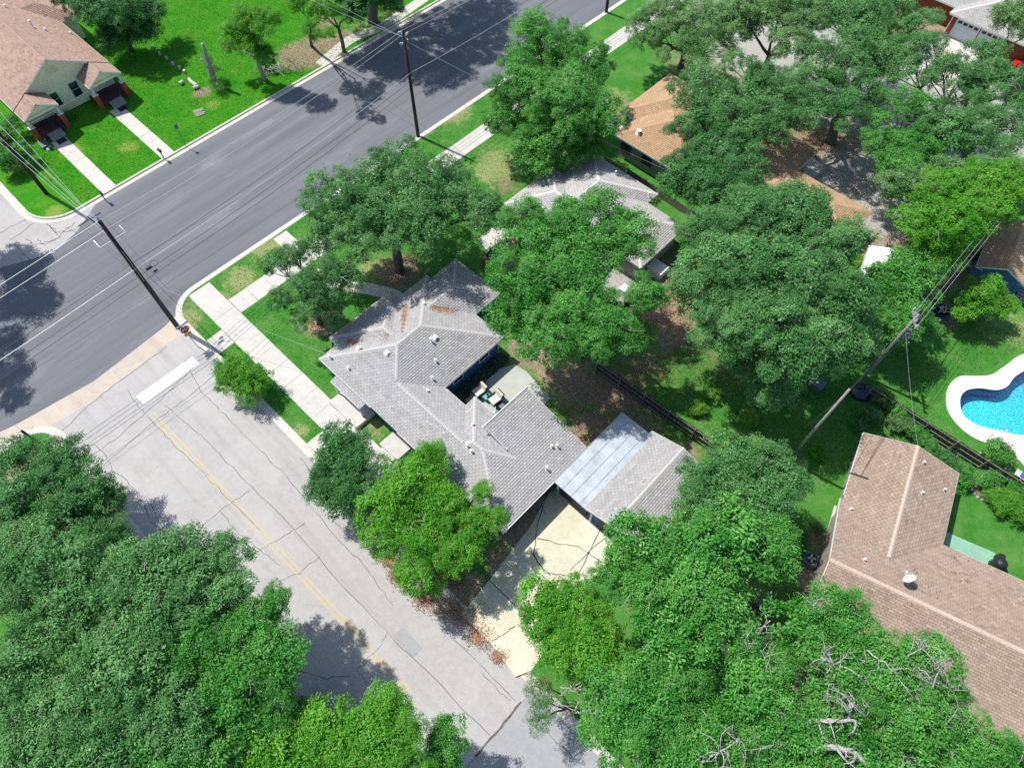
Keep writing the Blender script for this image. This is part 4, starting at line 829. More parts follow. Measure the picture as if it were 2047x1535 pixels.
tree('dark_tree', 'dark green tree below the white roofed shed', [(1770, 575, 55), (1830, 555, 60), (1740, 630, 40), (1800, 630, 55), (1870, 500, 45), (1840, 660, 30, 4)], 'leaf_mid', None, 5.5, 'broad', 1.1, group=OAKS)
tree('small_tree', 'small bright green tree on the pool lawn in front of the blue shed', [(1960, 590, 45), (1930, 620, 25, 2.4), (2000, 610, 28, 2.4)], 'leaf_bright', (1960, 640), 3.4, 'broad', 1.1, group=OAKS)
tree('oak_tree', 'feathery tree overhanging the far end of the garage', [(1400, 970, 65), (1470, 920, 60), (1530, 930, 65), (1450, 1010, 75), (1540, 1000, 70), (1380, 1030, 40), (1590, 960, 30)], 'leaf_oak', None, 7.0, group=OAKS)
tree('oak_tree', 'large green tree at the right side of the driveway', [(1270, 1100, 75), (1370, 1100, 85), (1470, 1080, 75), (1310, 1190, 80), (1410, 1190, 80), (1220, 1160, 45), (1550, 1090, 60), (1360, 1280, 70)], 'leaf_mid', None, 8.5, 'broad', 1.2, group=OAKS)
tree('bright_tree', 'yellow green tree leaning over the driveway mouth', [(1090, 1220, 60), (1160, 1200, 60), (1120, 1290, 60), (1190, 1280, 60), (1220, 1340, 50)], 'leaf_bright', (1210, 1300), 6.5, group=OAKS)
tree('sapling', 'drooping oak bough at the kerb beside the red hydrant', [(1085, 1400, 32), (1075, 1365, 25), (1075, 1440, 28)], 'leaf_oak', (1160, 1420), 4.5, 'loose', .9, group=OAKS, dead=3)
tree('live_oak', 'live oak at the bottom edge near the kerb and repaved street', [(1240, 1390, 60), (1320, 1370, 75), (1230, 1470, 70), (1310, 1480, 90), (1400, 1420, 80), (1400, 1520, 80)], 'leaf_mid', None, 8.0, group=OAKS, dead=5, dens=.8, fill=False)
tree('live_oak', 'live oak with pale dead twigs in front of the ranch house', [(1520, 1330, 75), (1600, 1260, 70), (1680, 1230, 65), (1640, 1340, 80), (1720, 1310, 60), (1520, 1420, 80), (1610, 1430, 75)], 'leaf_mid', (1480, 1270), 8.5, group=OAKS, dead=16, dens=.8, fill=False)
tree('live_oak', 'live oak with bare white branches against the ranch roof', [(1790, 1330, 65), (1860, 1340, 65), (1760, 1400, 70), (1840, 1420, 75), (1900, 1420, 55), (1700, 1400, 50)], 'leaf_mid', None, 8.5, group=OAKS, dead=20, dens=.8, fill=False)
tree('live_oak', 'live oak in the bottom right corner', [(1500, 1510, 70), (1600, 1520, 70), (1710, 1500, 75), (1800, 1510, 75), (1900, 1500, 70), (1980, 1490, 60), (2030, 1540, 60)], 'leaf_mid', None, 8.0, group=OAKS, dead=14, dens=.8, fill=False)
tree('oak_tree', 'dark oak beside the street corner at the left edge', [(60, 920, 60, 6), (140, 930, 55, 6), (210, 990, 45, 6), (60, 1010, 80), (150, 1030, 80), (230, 1060, 35)], 'leaf_dark', None, 7.0, group=OAKS)
tree('oak_tree', 'oak reaching furthest over the concrete street at left', [(300, 1150, 80), (380, 1130, 70), (450, 1110, 50), (470, 1170, 45), (400, 1210, 75), (310, 1240, 80)], 'leaf_oak', None, 10.0, group=OAKS)
tree('oak_tree', 'oak at the left frame edge below the corner oak', [(40, 1120, 80), (130, 1130, 80), (200, 1170, 75), (60, 1220, 85), (160, 1250, 85)], 'leaf_oak', None, 9.0, group=OAKS)
tree('oak_tree', 'dense oak above the parked dark blue car', [(430, 1290, 80), (510, 1250, 55), (550, 1200, 30), (540, 1310, 60), (490, 1370, 80), (560, 1380, 45), (350, 1340, 70)], 'leaf_mid', None, 9.5, group=OAKS, fill=False)
tree('oak_tree', 'oak filling the middle of the lower left canopy', [(220, 1330, 85), (300, 1330, 70), (270, 1420, 85), (360, 1430, 80), (180, 1420, 70)], 'leaf_oak', None, 10.0, group=OAKS)
tree('oak_tree', 'oak in the lower left corner', [(50, 1340, 85), (110, 1400, 75), (50, 1460, 85), (140, 1490, 85), (230, 1510, 80)], 'leaf_oak', None, 9.0, group=OAKS)
tree('oak_tree', 'oak at the bottom edge left of the yellow green trees', [(330, 1510, 80), (420, 1490, 80), (480, 1450, 60), (540, 1450, 40)], 'leaf_mid', None, 9.0, group=OAKS)
tree('bright_tree', 'yellow green tree at the bottom edge by the parked car', [(560, 1500, 70), (640, 1460, 65), (620, 1530, 70), (690, 1490, 60)], 'leaf_bright', None, 8.0, group=OAKS)
tree('bright_tree', 'yellow green tree overhanging the street at the bottom edge', [(760, 1430, 60), (800, 1450, 50), (740, 1500, 70), (820, 1520, 50)], 'leaf_bright', None, 8.0, group=OAKS, dead=3)
tree('small_tree', 'small round tree at the bottom edge beside the street seam', [(890, 1480, 42), (880, 1525, 45)], 'leaf_mid', None, 6.0, group=OAKS, lobe=1.1)
tree('round_tree', 'dark round tree between the duplex and the side street', [(690, 890, 50), (655, 940, 42), (720, 940, 50), (680, 990, 50), (730, 1000, 35), (640, 980, 25)], 'leaf_dark', (705, 985), 4.2, group=OAKS)
tree('bright_tree', 'vivid light green tree covering the corner of the duplex roof', [(860, 930, 45), (820, 970, 55), (780, 1020, 55), (890, 1010, 50), (965, 985, 22), (955, 1050, 42), (860, 1080, 60), (765, 1080, 42), (910, 1105, 48), (830, 1140, 42), (865, 1170, 25, 3.6), (1000, 1030, 18)], 'leaf_bright', (850, 1120), 5.0, group=OAKS, dead=5)
tree('street_tree', 'small bushy tree on the strip beside the stop sign street', [(478, 745, 42), (505, 770, 35, 2.0), (455, 765, 28, 2.0)], 'leaf_bright', (500, 805), 2.6, group=OAKS, lobe=1.05)
tree('dark_tree', 'dark tree right of the cream house at the top left', [(190, 15, 50), (245, 25, 50), (280, 60, 36, 3), (140, -15, 40), (225, 70, 36, 3), (300, 20, 34, 4)], 'leaf_dark', None, 5.5, group=OAKS)
tree('vine_tree', 'vine covered bare tree in the far lawn', [(470, 60, 28, 6), (500, 90, 24, 5), (530, 110, 22, 4), (490, 35, 25, 7.5), (530, 38, 30, 8), (498, 30, 24, 8), (455, 90, 18, 4)], 'leaf_bright', (530, 160), 6.0, 'fine', .8, 1.1, OAKS, dead=8, fill=False, bark='bark_pale', trunk_r=.3)
tree('sparse_tree', 'thin leaning tree by the far driveway', [(600, 10, 25, 8), (640, 20, 28, 8), (626, 58, 26, 8), (665, 25, 20, 7), (655, 70, 16, 8)], 'leaf_bright', (622, 92), 7.5, 'fine', .75, .9, OAKS, dead=4, fill=False, trunk_r=.2)
tree('oak_tree', 'tall oak at the top edge shading the wide road', [(671, -123, 75, 11), (763, -170, 80, 11), (838, -142, 75, 11), (757, -94, 75, 11), (640, -161, 60, 11), (854, -199, 75, 11), (720, 0, 32, 7), (780, 10, 26, 6)], 'leaf_oak', (745, 45), 12, group=OAKS)
tree('oak_tree', 'oak behind the tall roadside oak at the top edge', [(650, -20, 40, 7), (700, 20, 30, 6), (640, 20, 20, 5)], 'leaf_dark', None, 6.0, group=OAKS)
tree('shrub', 'dark shrubs beside the cream house under the wires', [(15, 320, 30), (40, 300, 22), (5, 280, 30), (25, 250, 20)], 'leaf_mid', None, 1.6, 'broad', .8, cat='shrub')
tree('oak_tree', 'oak beyond the left frame edge shading the junction', [(-165, 349, 60, 9), (-195, 409, 60, 9), (-135, 410, 50, 9), (-190, 330, 50, 9)], 'leaf_oak', None, 9, group=OAKS)
tree('oak_tree', 'oak beyond the left frame edge shading the lower junction', [(-225, 553, 55, 9), (-235, 500, 50, 9), (-215, 610, 35, 9)], 'leaf_oak', None, 9, group=OAKS)

# ------------------------------------------------------------------ shrubs and hedges
HEDGE = 'shrubs along the pool fence'
tree('shrub', 'bright yellow green shrub nearest the plank fence', [(1392, 818, 14)], 'leaf_yellow', None, .7, 'broad', .5, cat='shrub')
tree('shrub', 'bright yellow green shrub highest behind the plank fence', [(1422, 785, 20)], 'leaf_yellow', None, .9, 'broad', .6, cat='shrub')
tree('shrub', 'bright yellow green shrub furthest right behind the plank fence', [(1497, 838, 19)], 'leaf_yellow', None, .8, 'broad', .6, cat='shrub')
tree('shrub', 'small lime shrub beside the white roofed shed', [(1700, 500, 16), (1715, 520, 15)], 'leaf_yellow', None, .8, 'broad', .6, cat='shrub')
for i, (pts, mt, lb) in enumerate([([(1770, 800, 20), (1795, 820, 18)], 'leaf_mid', 'shrub at the upper left end of the pool fence hedge'), ([(1810, 850, 20), (1785, 845, 16)], 'leaf_olive', 'greyish shrub in the hedge above the ranch wing'), ([(1835, 872, 22), (1855, 890, 20)], 'leaf_mid', 'large green shrub in the hedge at the ranch wing corner'), ([(1880, 915, 22), (1905, 930, 18)], 'leaf_dark', 'dark shrub in the middle of the fence hedge'), ([(1925, 945, 20), (1935, 962, 14)], 'leaf_mid', 'green shrub in the hedge right of the dark one'), ([(1965, 960, 20), (1985, 955, 16)], 'leaf_mid', 'shrub overhanging the round mulch bed'), ([(2025, 975, 18), (2045, 985, 18)], 'leaf_mid', 'shrub at the right frame edge below the fence'), ([(2010, 1010, 24), (2040, 1025, 24)], 'leaf_bright', 'wide bright shrub at the right edge of the back lawn'), ([(1990, 990, 18), (2020, 995, 18)], 'leaf_bright', 'bright broadleaf shrub beside the round mulch bed'), ([(1740, 830, 20), (1720, 850, 14)], 'leaf_dark', 'dark shrub next to the tarp heap')]):
    tree('shrub', lb, pts, mt, None, .9, 'broad', .65, group=HEDGE, cat='shrub')
tree('shrub', 'green bush in the flower bed beside the pool deck', [(1995, 905, 26), (2012, 915, 18)], 'leaf_mid', None, .9, 'broad', .7, cat='shrub')
tree('plant', 'spiky green plant beside a stump on the ranch lawn', [(1635, 905, 18)], 'leaf_bright', None, .5, 'broad', .5, cat='plant')
tree('shrub', 'grey green shrub at the foot of the weathered pole', [(1590, 925, 24), (1555, 940, 26), (1520, 905, 24)], 'leaf_olive', None, 1.2, 'fine', .8, cat='shrub')
tree('shrub', 'low shrub beside the air conditioner', [(1630, 1050, 18), (1600, 1075, 18)], 'leaf_dark', None, .9, 'fine', .7, cat='shrub')
tree('shrub', 'shrub between the porches of the cream house', [(140, 230, 10)], 'leaf_mid', None, .5, 'broad', .4, cat='shrub')

# ------------------------------------------------------------------ poles and wires
def catenary(a, b, sag, n=14): return [a+(b-a)*(i/n)+Vector((0, 0, -4*sag*(i/n)*(1-i/n))) for i in range(n+1)]
def pole(name, label, base, h, r, mat, lean=None):
    root = empty(name, base, 0, label, 'utility pole'); mb = MB(); mb.tube([(0, 0, -.1), (0, 0, h*.5), (0, 0, h)], [r, r*.85, r*.68], 10); mb.build('mast', M[mat], root, True); return root
def wire(root, a, b, sag=.6, r=.014, mat='wire_pale'):
    o = root.location; mb = MB(); mb.tube([p-o for p in catenary(Vector(a), Vector(b), sag)], r, 4, False); return mb.build('wire', M[mat], root)
def insulator(root, p, tilt=(0, 0, 1), s=1.0):
    d = Vector(tilt).normalized(); mb = MB(); p = Vector(p); mb.tube([p, p+d*.1*s, p+d*.12*s, p+d*.2*s, p+d*.22*s, p+d*.34*s], [.03, .03, .09*s, .05, .08*s, .04], 8); return mb.build('insulator', M['insulator'], root)
p1 = G(354, 652, LAWN); p2 = G(836, 272, LAWN); pL = G(93, 387, LAWN); pB = G(112, 910, LAWN); pD = G(1728, 752, LAWN); pC = G(1575, 920, LAWN); pT = G(1212, 25, LAWN)
tdir = Vector((E2[0], E2[1], 0)); sdir = Vector((E1[0], E1[1], 0)); UPZ = Vector((0, 0, 1))
A = pole('utility_pole', 'tall dark utility pole at the street corner with steel brackets', p1, 13.2, .21, 'pole_wood')
for z, w in ((11.2, 1.05),):
    for sg in (-1, 1):
        mb = MB(); mb.tube([(0, 0, z), tuple(tdir*sg*w+UPZ*z), tuple(tdir*sg*w-sdir*.9+UPZ*(z+.05))], .045, 6); mb.build('bracket', M['steel'], A)
for z in (13.1, 12.2): insulator(A, (0, 0, z), (0, 0, 1), 1.5)
mb = MB(); mb.tube([tuple(sdir*.3+UPZ*.1), tuple(sdir*.3+UPZ*6.4)], .06, 6); mb.tube([tuple(sdir*.36+tdir*.12+UPZ*.1), tuple(sdir*.36+tdir*.12+UPZ*6.1)], .045, 6); mb.build('conduit', M['black_plastic'], A)
mb = MB(); n = 16; mb.tube([tuple(tdir*1.4+UPZ*7.3+tdir*.33*math.cos(2*math.pi*i/n)+sdir*.33*math.sin(2*math.pi*i/n)) for i in range(n+1)], .02, 4); mb.build('cable_coil', M['wire_dark'], A)
mb = MB(); mb.box(tuple(tdir*.9+UPZ*7.2), (.5, .16, .2), TH+math.pi/2); mb.box(tuple(tdir*1.2+UPZ*6.6), (.35, .14, .16), TH+math.pi/2); mb.build('splice_box', M['wire_dark'], A)
mb = MB(); mb.tube([tuple(UPZ*11), tuple(UPZ*9.5+sdir*.25), tuple(UPZ*6.5+sdir*.22)], .02, 4); mb.build('ground_wire', M['wire_pale'], A)
B2 = pole('utility_pole', 'dark utility pole at the kerb behind the front oak', p2, 11.9, .19, 'pole_wood')
for sg, z in ((-1, 11.7), (1, 11.2), (-1, 10.6)): insulator(B2, tuple(tdir*.1*sg+UPZ*z), (tdir.x*sg, tdir.y*sg, .5), 1.6)
mb = MB(); mb.tube([tuple(-sdir*.5+UPZ*11.5), tuple(sdir*.6+UPZ*11.2)], .04, 6); mb.build('bracket', M['steel'], B2)
C2 = pole('utility_pole', 'dark leaning shadowed utility pole on the far corner lawn', pL, 11.5, .2, 'pole_wood')
mb = MB(); mb.box(tuple(UPZ*10.4), (.12, 2.4, .12), TH); mb.build('crossarm', M['pole_wood'], C2)
D2 = pole('utility_pole', 'short dark pole with guy wire beside the lower left corner kerb', pB, 4.4, .15, 'pole_wood')
wire(D2, pB+UPZ*4.35, G(-120, 720, 9), .1)
E3 = pole('utility_pole', 'pale weathered utility pole beside the pool lawn', pD, 8.9, .14, 'pole_grey')
mb = MB(); mb.box((0, 0, 8.3), (.12, 1.8, .12), TH+.6); mb.build('crossarm', M['pole_grey'], E3)
for y in (-.8, -.3, .3, .8): insulator(E3, tuple(Matrix.Rotation(TH+.6, 3, 'Z')@Vector((0, y, 8.36))), (0, 0, 1), 1.1)
mb = MB(); mb.lathe((.32, -.1, 6.0), [(.05, 0), (.24, .03), (.26, .5), (.24, .85), (.08, .95)], 12); mb.build('transformer', M['grey_plastic'], E3)
F4 = pole('utility_pole', 'pale weathered pole standing left of the ranch wing', pC, 11.4, .125, 'pole_grey')
mb = MB(); q = G(1605, 856, LAWN)-pC; top = Vector((0, 0, 10.2)); mb.tube([tuple(q), tuple(q+(top-q)*.24)], .04, 6); mb.build('guy_guard', M['sign_orange'], F4); mb = MB(); mb.tube([tuple(q), tuple(top)], .012, 4); mb.build('guy_wire', M['wire_pale'], F4)
G4 = pole('utility_pole', 'brown utility pole at the kerb at the top edge', pT, 11.5, .2, 'pole_wood')
# wide road spans: power on top, communication cables lower down
ext = p1-tdir*60
for dz, off, sg in ((13.3, 0, .9), (12.4, .12, .9), (11.2, -1.1, .9), (11.25, 1.1, .9)):
    wire(A, p1+UPZ*dz+sdir*0, pL+UPZ*(10.6 if off else 11.4)+tdir*off*1.0, .35)
wire(A, p1+UPZ*12.0, pL+UPZ*10.5-tdir*.7, .35)
for dz, o2, d2 in ((13.2, 0, 11.9), (12.3, .25, 11.3)):
    wire(A, p1+UPZ*dz, p2+UPZ*d2-sdir*o2, .5); wire(A, p1+UPZ*dz, ext+UPZ*dz-sdir*o2, .8); wire(B2, p2+UPZ*d2-sdir*o2, pT+UPZ*d2-sdir*o2, .5)
for i, (z, m) in enumerate(((8.6, 'wire_dark'), (8.0, 'wire_pale'), (7.2, 'wire_dark'), (6.5, 'wire_dark'))):
    wire(A, p1+UPZ*z+sdir*.2, p2+UPZ*(z-.4)+sdir*.2, .45, .018, m); wire(A, p1+UPZ*z+sdir*.2, ext+UPZ*z+sdir*.2, .7, .018, m); wire(B2, p2+UPZ*(z-.4)+sdir*.2, pT+UPZ*(z-.4)+sdir*.2, .45, .018, m)
wire(A, p1+UPZ*6.6, duplex.matrix_basis@Vector(onroof(660, 716))+UPZ*.5, .35, .012)
for q in ((560, -60), (500, -60)): wire(B2, p2+UPZ*11.2, G(*q, 9), .4, .014)
wire(B2, p2+UPZ*10.9, W(-24, 46, 4.2), .3, .012)
wire(C2, pL+UPZ*7.0, cream.matrix_basis@Vector((-76.1-C0[0], 16.0-C0[1], 2.9)), .25, .012)
for o2, z in ((-.8, 8.5), (-.3, 8.5), (.5, 8.5), (0, 7.2)):
    rd = Matrix.Rotation(TH+.6, 3, 'Z')@Vector((0, o2, 0)); wire(E3, pD+UPZ*z+rd, pD+tdir*42+UPZ*(z+.2)+rd, .5, .015 if z > 8 else .03, 'wire_pale' if z > 8 else 'wire_dark'); wire(E3, pD+UPZ*z+rd, pC+UPZ*min(z+2, 10.8), .1, .015, 'wire_dark')
wire(E3, pD+UPZ*7.0, ranch.matrix_basis@Vector((16.4-B0[0], 33.1-B0[1], 3.7)), .2, .012)

# ------------------------------------------------------------------ street furniture
stop = empty('stop_sign', G(392, 690, LAWN), TH, 'red stop sign with orange plate and blue street name blades at the corner', 'sign')
mb = MB(); mb.box((0, 0, 1.65), (.06, .06, 3.3)); mb.build('post', M['steel'], stop)
def octo(r): return [(r*math.cos(math.radians(22.5+45*i)), r*math.sin(math.radians(22.5+45*i))) for i in range(8)]
mb = MB(); k0 = len(mb.v); mb.prism(octo(.44), -.01, .01); face = mb.mesh('sign_plate'); RM = Matrix(((0, 0, 1, .05), (1, 0, 0, 0), (0, 1, 0, 2.45), (0, 0, 0, 1)))
sp = add('sign_plate', face, stop, M['sign_white'], None, RM)
mb = MB(); mb.prism(octo(.405), .011, .016); add('red_face', mb.mesh('red_face'), sp, M['sign_red'])
tc = bpy.data.curves.new('letters', 'FONT'); tc.body = 'STOP'; tc.size = .34; tc.align_x = 'CENTER'; tc.align_y = 'CENTER'; tc.extrude = .003; tc.offset = .006
to = bpy.data.objects.new('tmp', tc); COL.objects.link(to); bpy.context.view_layer.update(); tmsh = bpy.data.meshes.new_from_object(to.evaluated_get(bpy.context.evaluated_depsgraph_get())); bpy.data.objects.remove(to)
add('letters', tmsh, sp, M['sign_white'], (0, -.01, .021))
mb = MB(); mb.box((.05, 0, 1.82), (.02, .62, .3)); mb.build('warning_plate', M['sign_orange'], stop)
for a, z in ((0, 3.0), (math.pi/2, 3.22)):
    R = Matrix.Rotation(a, 3, 'Z'); mb = MB(); mb.box((0, 0, z), (.02, 1.15, .2), 0, R); bl = mb.build('name_blade', M['sign_white'], stop); mb = MB(); mb.box((0, 0, z), (.026, 1.05, .15), 0, R); mb.build('blue_field', M['sign_blue'], bl)
cab = empty('utility_box', G(436, 728, LAWN), TH, 'dark low utility box in the grass strip near the stop sign', 'utility box'); mb = MB(); mb.prism(rect(-.32, .32, -.26, .26), 0, .35); mb.build('body', M['black_plastic'], cab); mb = MB(); mb.box((0, 0, .38), (.7, .58, .06)); mb.build('lid', M['grey_plastic'], cab)
def signpost(u, v, h, w, hh, label):
    r = empty('signpost', G(u, v, LAWN), TH, label, 'sign'); mb = MB(); mb.box((0, 0, h/2), (.06, .06, h)); mb.build('post', M['grey_wood'], r); mb = MB(); mb.box((.04, 0, h-hh/2), (.02, w, hh)); mb.build('panel', M['grey_plastic'], r)
signpost(372, 293, 2.8, .35, .5, 'thin dark sign post on the far verge left of the tree stump')
def mailbox(u, v, label):
    r = empty('mailbox', G(u, v, LAWN), TH, label, 'mailbox', 'mailboxes along the far kerb'); mb = MB(); mb.box((0, 0, .5), (.09, .09, 1.05)); mb.build('post', M['pole_wood'], r); mb = MB(); n = 8
    prof = [(-.12, 0), (.12, 0), (.12, .14)]+[(.12*math.cos(math.pi*i/n), .14+.1*math.sin(math.pi*i/n)) for i in range(1, n)]+[(-.12, .14)]
    for x0, x1 in ((-.28, .28),):
        for i in range(len(prof)): a, b = prof[i], prof[(i+1) % len(prof)]; mb.face([(x0, a[0], 1.0+a[1]), (x0, b[0], 1.0+b[1]), (x1, b[0], 1.0+b[1]), (x1, a[0], 1.0+a[1])])
        mb.face([(x1, *[p[0]], 1.0+p[1]) for p in prof]); mb.face([(x0, p[0], 1.0+p[1]) for p in prof[::-1]])
    mb.build('box', M['black_plastic'], r); mb = MB(); mb.box((.05, .14, 1.2), (.04, .02, .2)); mb.build('flag', M['sign_red'], r)
mailbox(212, 402, 'dark mailbox beside the left porch walk'); mailbox(328, 318, 'dark mailbox beside the right porch walk')
hy = empty('fire_hydrant', G(1088, 1366, LAWN), TH, 'red fire hydrant near the kerb under the driveway tree', 'hydrant')
mb = MB(); mb.lathe((0, 0, 0), [(.2, 0), (.2, .05), (.13, .07), (.13, .55), (.17, .56), (.17, .6), (.14, .62), (.12, .72), (.06, .78), (.04, .8), (.04, .86)], 14); mb.build('body', M['hydrant_red'], hy, True)
for a in (0, 90, 180): R = Matrix.Rotation(math.radians(a), 3, 'Z'); mb = MB(); mb.tube([tuple(R@Vector((.1, 0, .45))), tuple(R@Vector((.24, 0, .45))), tuple(R@Vector((.24, 0, .45))), tuple(R@Vector((.29, 0, .45)))], [.06, .06, .085, .085], 10); mb.build('nozzle', M['hydrant_red'], hy)

# ------------------------------------------------------------------ fences
def fence(name, label, a, b, h, mat, rails=True, step=.15, rail_side=1, post=2.4, mat2=None):
    a, b = Vector(a), Vector(b); L = (b-a).length; ang = math.atan2((b-a).y, (b-a).x); root = empty(name, W(a.x, a.y, LAWN), TH+ang, label, 'fence')
    m = MB(); m.box((0, 0, h/2), (step-.012, .022, h)); bm = m.mesh('board')
    for i in range(int(L/step)):
        o = add('board', bm, root, M[mat], ((i+.5)*step, random.uniform(-.008, .008), random.uniform(-.04, .03))); o.rotation_euler = (random.uniform(-.015, .015), 0, random.uniform(-.02, .02))
    m = MB(); m.box((0, 0, 0), (post, .05, .1)); rm = m.mesh('rail'); pm = MB(); pm.box((0, 0, h/2), (.1, .1, h+.06)); pm = pm.mesh('post')
    for i in range(int(L/post)+1):
        add('post', pm, root, M[mat2 or mat], (min(i*post, L), rail_side*.09, 0))
        if i < int(L/post):
            for z in (.3, h*.55, h-.15): add('rail', rm, root, M[mat2 or mat], ((i+.5)*post, rail_side*.05, z))
    return root
fence('plank_fence', 'dark weathered plank fence between garage yard and back yard', (-15.6, 26.6), (-3.5, 27.3), 1.75, 'fence_wood', rail_side=-1, mat2='grey_wood')
fence('plank_fence', 'dark plank fence along the pool lawn behind the hedge', (2.2, 40.3), (22, 41.0), 1.6, 'fence_wood', rail_side=-1, mat2='grey_wood')
fence('plank_fence', 'tan plank fence between the pale grey house and the tan house', (-30.9, 45.6), (-28.6, 45.8), 1.7, 'new_wood')
fence('plank_fence', 'short fence gate between duplex and silver garage roof', (-10.85, 17.3), (-11.9, 17.3), 1.7, 'new_wood', post=1.0)
fence('plank_fence', 'low grey fence line right of the pale grey house', (-28.5, 46.6), (-17, 46.4), 1.0, 'grey_wood', step=.2)

# ------------------------------------------------------------------ pool
def smooth_closed(P, sub=8):
    out = []; n = len(P)
    for i in range(n):
        a, b, c2, d2 = P[i-1], P[i], P[(i+1) % n], P[(i+2) % n]
        for k in range(sub): x = k/sub; out.append(.5*((2*b)+(c2-a)*x+(2*a-5*b+4*c2-d2)*x*x+(3*b-a-3*c2+d2)*x**3))
    return out
inner = smooth_closed([Vector(p) for p in [(8.0, 45.5), (8.0, 46.6), (8.7, 47.6), (9.8, 48.4), (10.3, 49.4), (10.4, 50.9), (11.2, 52.8), (13, 54.2), (15.5, 54), (17.5, 52), (17.8, 49), (16.3, 46.8), (13.6, 46.0), (12.2, 45.2), (11.2, 44.7), (10.0, 44.15), (8.8, 44.3)]])
outer = smooth_closed([Vector(p) for p in [(7.05, 45.0), (6.75, 46.3), (7.0, 47.6), (8.0, 48.6), (8.85, 49.6), (9.3, 51.2), (10, 53.6), (12.3, 56), (16, 56.3), (19.5, 53.5), (20.3, 48.5), (19, 44.5), (15.5, 43.2), (13.0, 43.9), (12.2, 43.7), (10.9, 43.0), (9.4, 43.0), (7.9, 43.7)]])
# dig the pool: a rim of lawn is replaced by deck and basin
deck_o = MB(); n = 136
def resample(P, n):
    L = [0]
    for i in range(len(P)): L.append(L[-1]+(P[(i+1) % len(P)]-P[i]).length)
    out = []; 
    for k in range(n):
        t = L[-1]*k/n; i = max(j for j in range(len(P)) if L[j] <= t+1e-9); x = (t-L[i])/max(1e-9, L[i+1]-L[i]); out.append(P[i]+(P[(i+1) % len(P)]-P[i])*x)
    return out
ri = resample(inner, n); 
def nearest_ring(ro, ri):
    k = min(range(len(ro)), key=lambda j: (ro[j]-ri[0]).length); return ro[k:]+ro[:k]
ro = nearest_ring(resample(outer, n), ri)
ZD = LAWN+.1
pool = empty('swimming_pool', W(13, 49, LAWN), 0, 'freeform blue swimming pool with white concrete deck at the right edge', 'swimming pool'); po = pool.location
def wl(p, z): return W(p.x, p.y, z)-po
mb = MB()
for i in range(n):
    j = (i+1) % n; mb.face([wl(ro[i], ZD), wl(ro[j], ZD), wl(ri[j], ZD), wl(ri[i], ZD)]); mb.face([wl(ro[i], LAWN-.05), wl(ro[j], LAWN-.05), wl(ro[j], ZD), wl(ro[i], ZD)])
mb.build('deck', M['pool_deck'], pool)
mb = MB(); cn = sum(ri, Vector((0, 0)))/n
rc = [p+(p-cn).normalized()*.28 for p in ri]
for i in range(0, n, 2):
    j, q = (i+1) % n, (i+2) % n; cp = MB(); cp.face([wl(rc[i], ZD+.03), wl(rc[j], ZD+.03), wl(rc[q], ZD+.03), wl(ri[q], ZD+.03), wl(ri[j], ZD+.03), wl(ri[i], ZD+.03)]); cp.face([wl(ri[i], ZD+.03), wl(ri[j], ZD+.03), wl(ri[q], ZD+.03), wl(ri[q], ZD-.12), wl(ri[j], ZD-.12), wl(ri[i], ZD-.12)]); cp.face([wl(rc[i], ZD), wl(rc[q], ZD), wl(rc[q], ZD+.03), wl(rc[i], ZD+.03)]); cp.build('coping_stone', M['pool_deck'], pool)
k = NT('painted_caustics'); dist = k.mix(.12, k.pos, k.noise(1.5, 3)); v1 = k.vor(5.5, 'DISTANCE_TO_EDGE', 0, dist); k.col(k.mix(k.g(k.math('ADD', v1, k.math('MULTIPLY', k.noise(3, 4), .12)), .03, .3), (.55, .95, .95), (.01, .55, .72))); M['painted_caustics'] = k.done(.6, .2)  # pale net of water caustics painted into the floor colour
ZB = -1.15
bs = MB()
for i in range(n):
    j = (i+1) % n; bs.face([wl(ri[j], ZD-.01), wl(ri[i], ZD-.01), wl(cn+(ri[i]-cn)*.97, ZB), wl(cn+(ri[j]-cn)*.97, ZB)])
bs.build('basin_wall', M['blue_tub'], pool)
fl = MB(); fl.face([wl(cn+(p-cn)*.97, ZB) for p in (ri if area([tuple(p) for p in ri]) else ri)]); fl.build('basin_floor', M['painted_caustics'], pool)
k = NT('pool_water'); k.t.nodes.remove(k.b); tb2 = k.n('ShaderNodeBsdfTransparent'); tb2.inputs[0].default_value = (.42, .9, .95, 1); gl = k.n('ShaderNodeBsdfGlossy'); gl.inputs['Roughness'].default_value = .05; fr = k.n('ShaderNodeFresnel'); fr.inputs[0].default_value = 1.33; ms = k.n('ShaderNodeMixShader'); bp = k.n('ShaderNodeBump'); bp.inputs['Strength'].default_value = .6; bp.inputs['Distance'].default_value = .05
k.l(k.noise(3.5, 4, .6), bp.inputs['Height']); k.l(bp.outputs[0], gl.inputs['Normal']); k.l(bp.outputs[0], fr.inputs['Normal']); k.l(fr.outputs[0], ms.inputs[0]); k.l(tb2.outputs[0], ms.inputs[1]); k.l(gl.outputs[0], ms.inputs[2]); k.l(ms.outputs[0], k.out.inputs[0]); M['pool_water'] = k.m
wt = MB(); wt.face([wl(p, ZD-.2) for p in ri]); wt.build('water', M['pool_water'], pool)
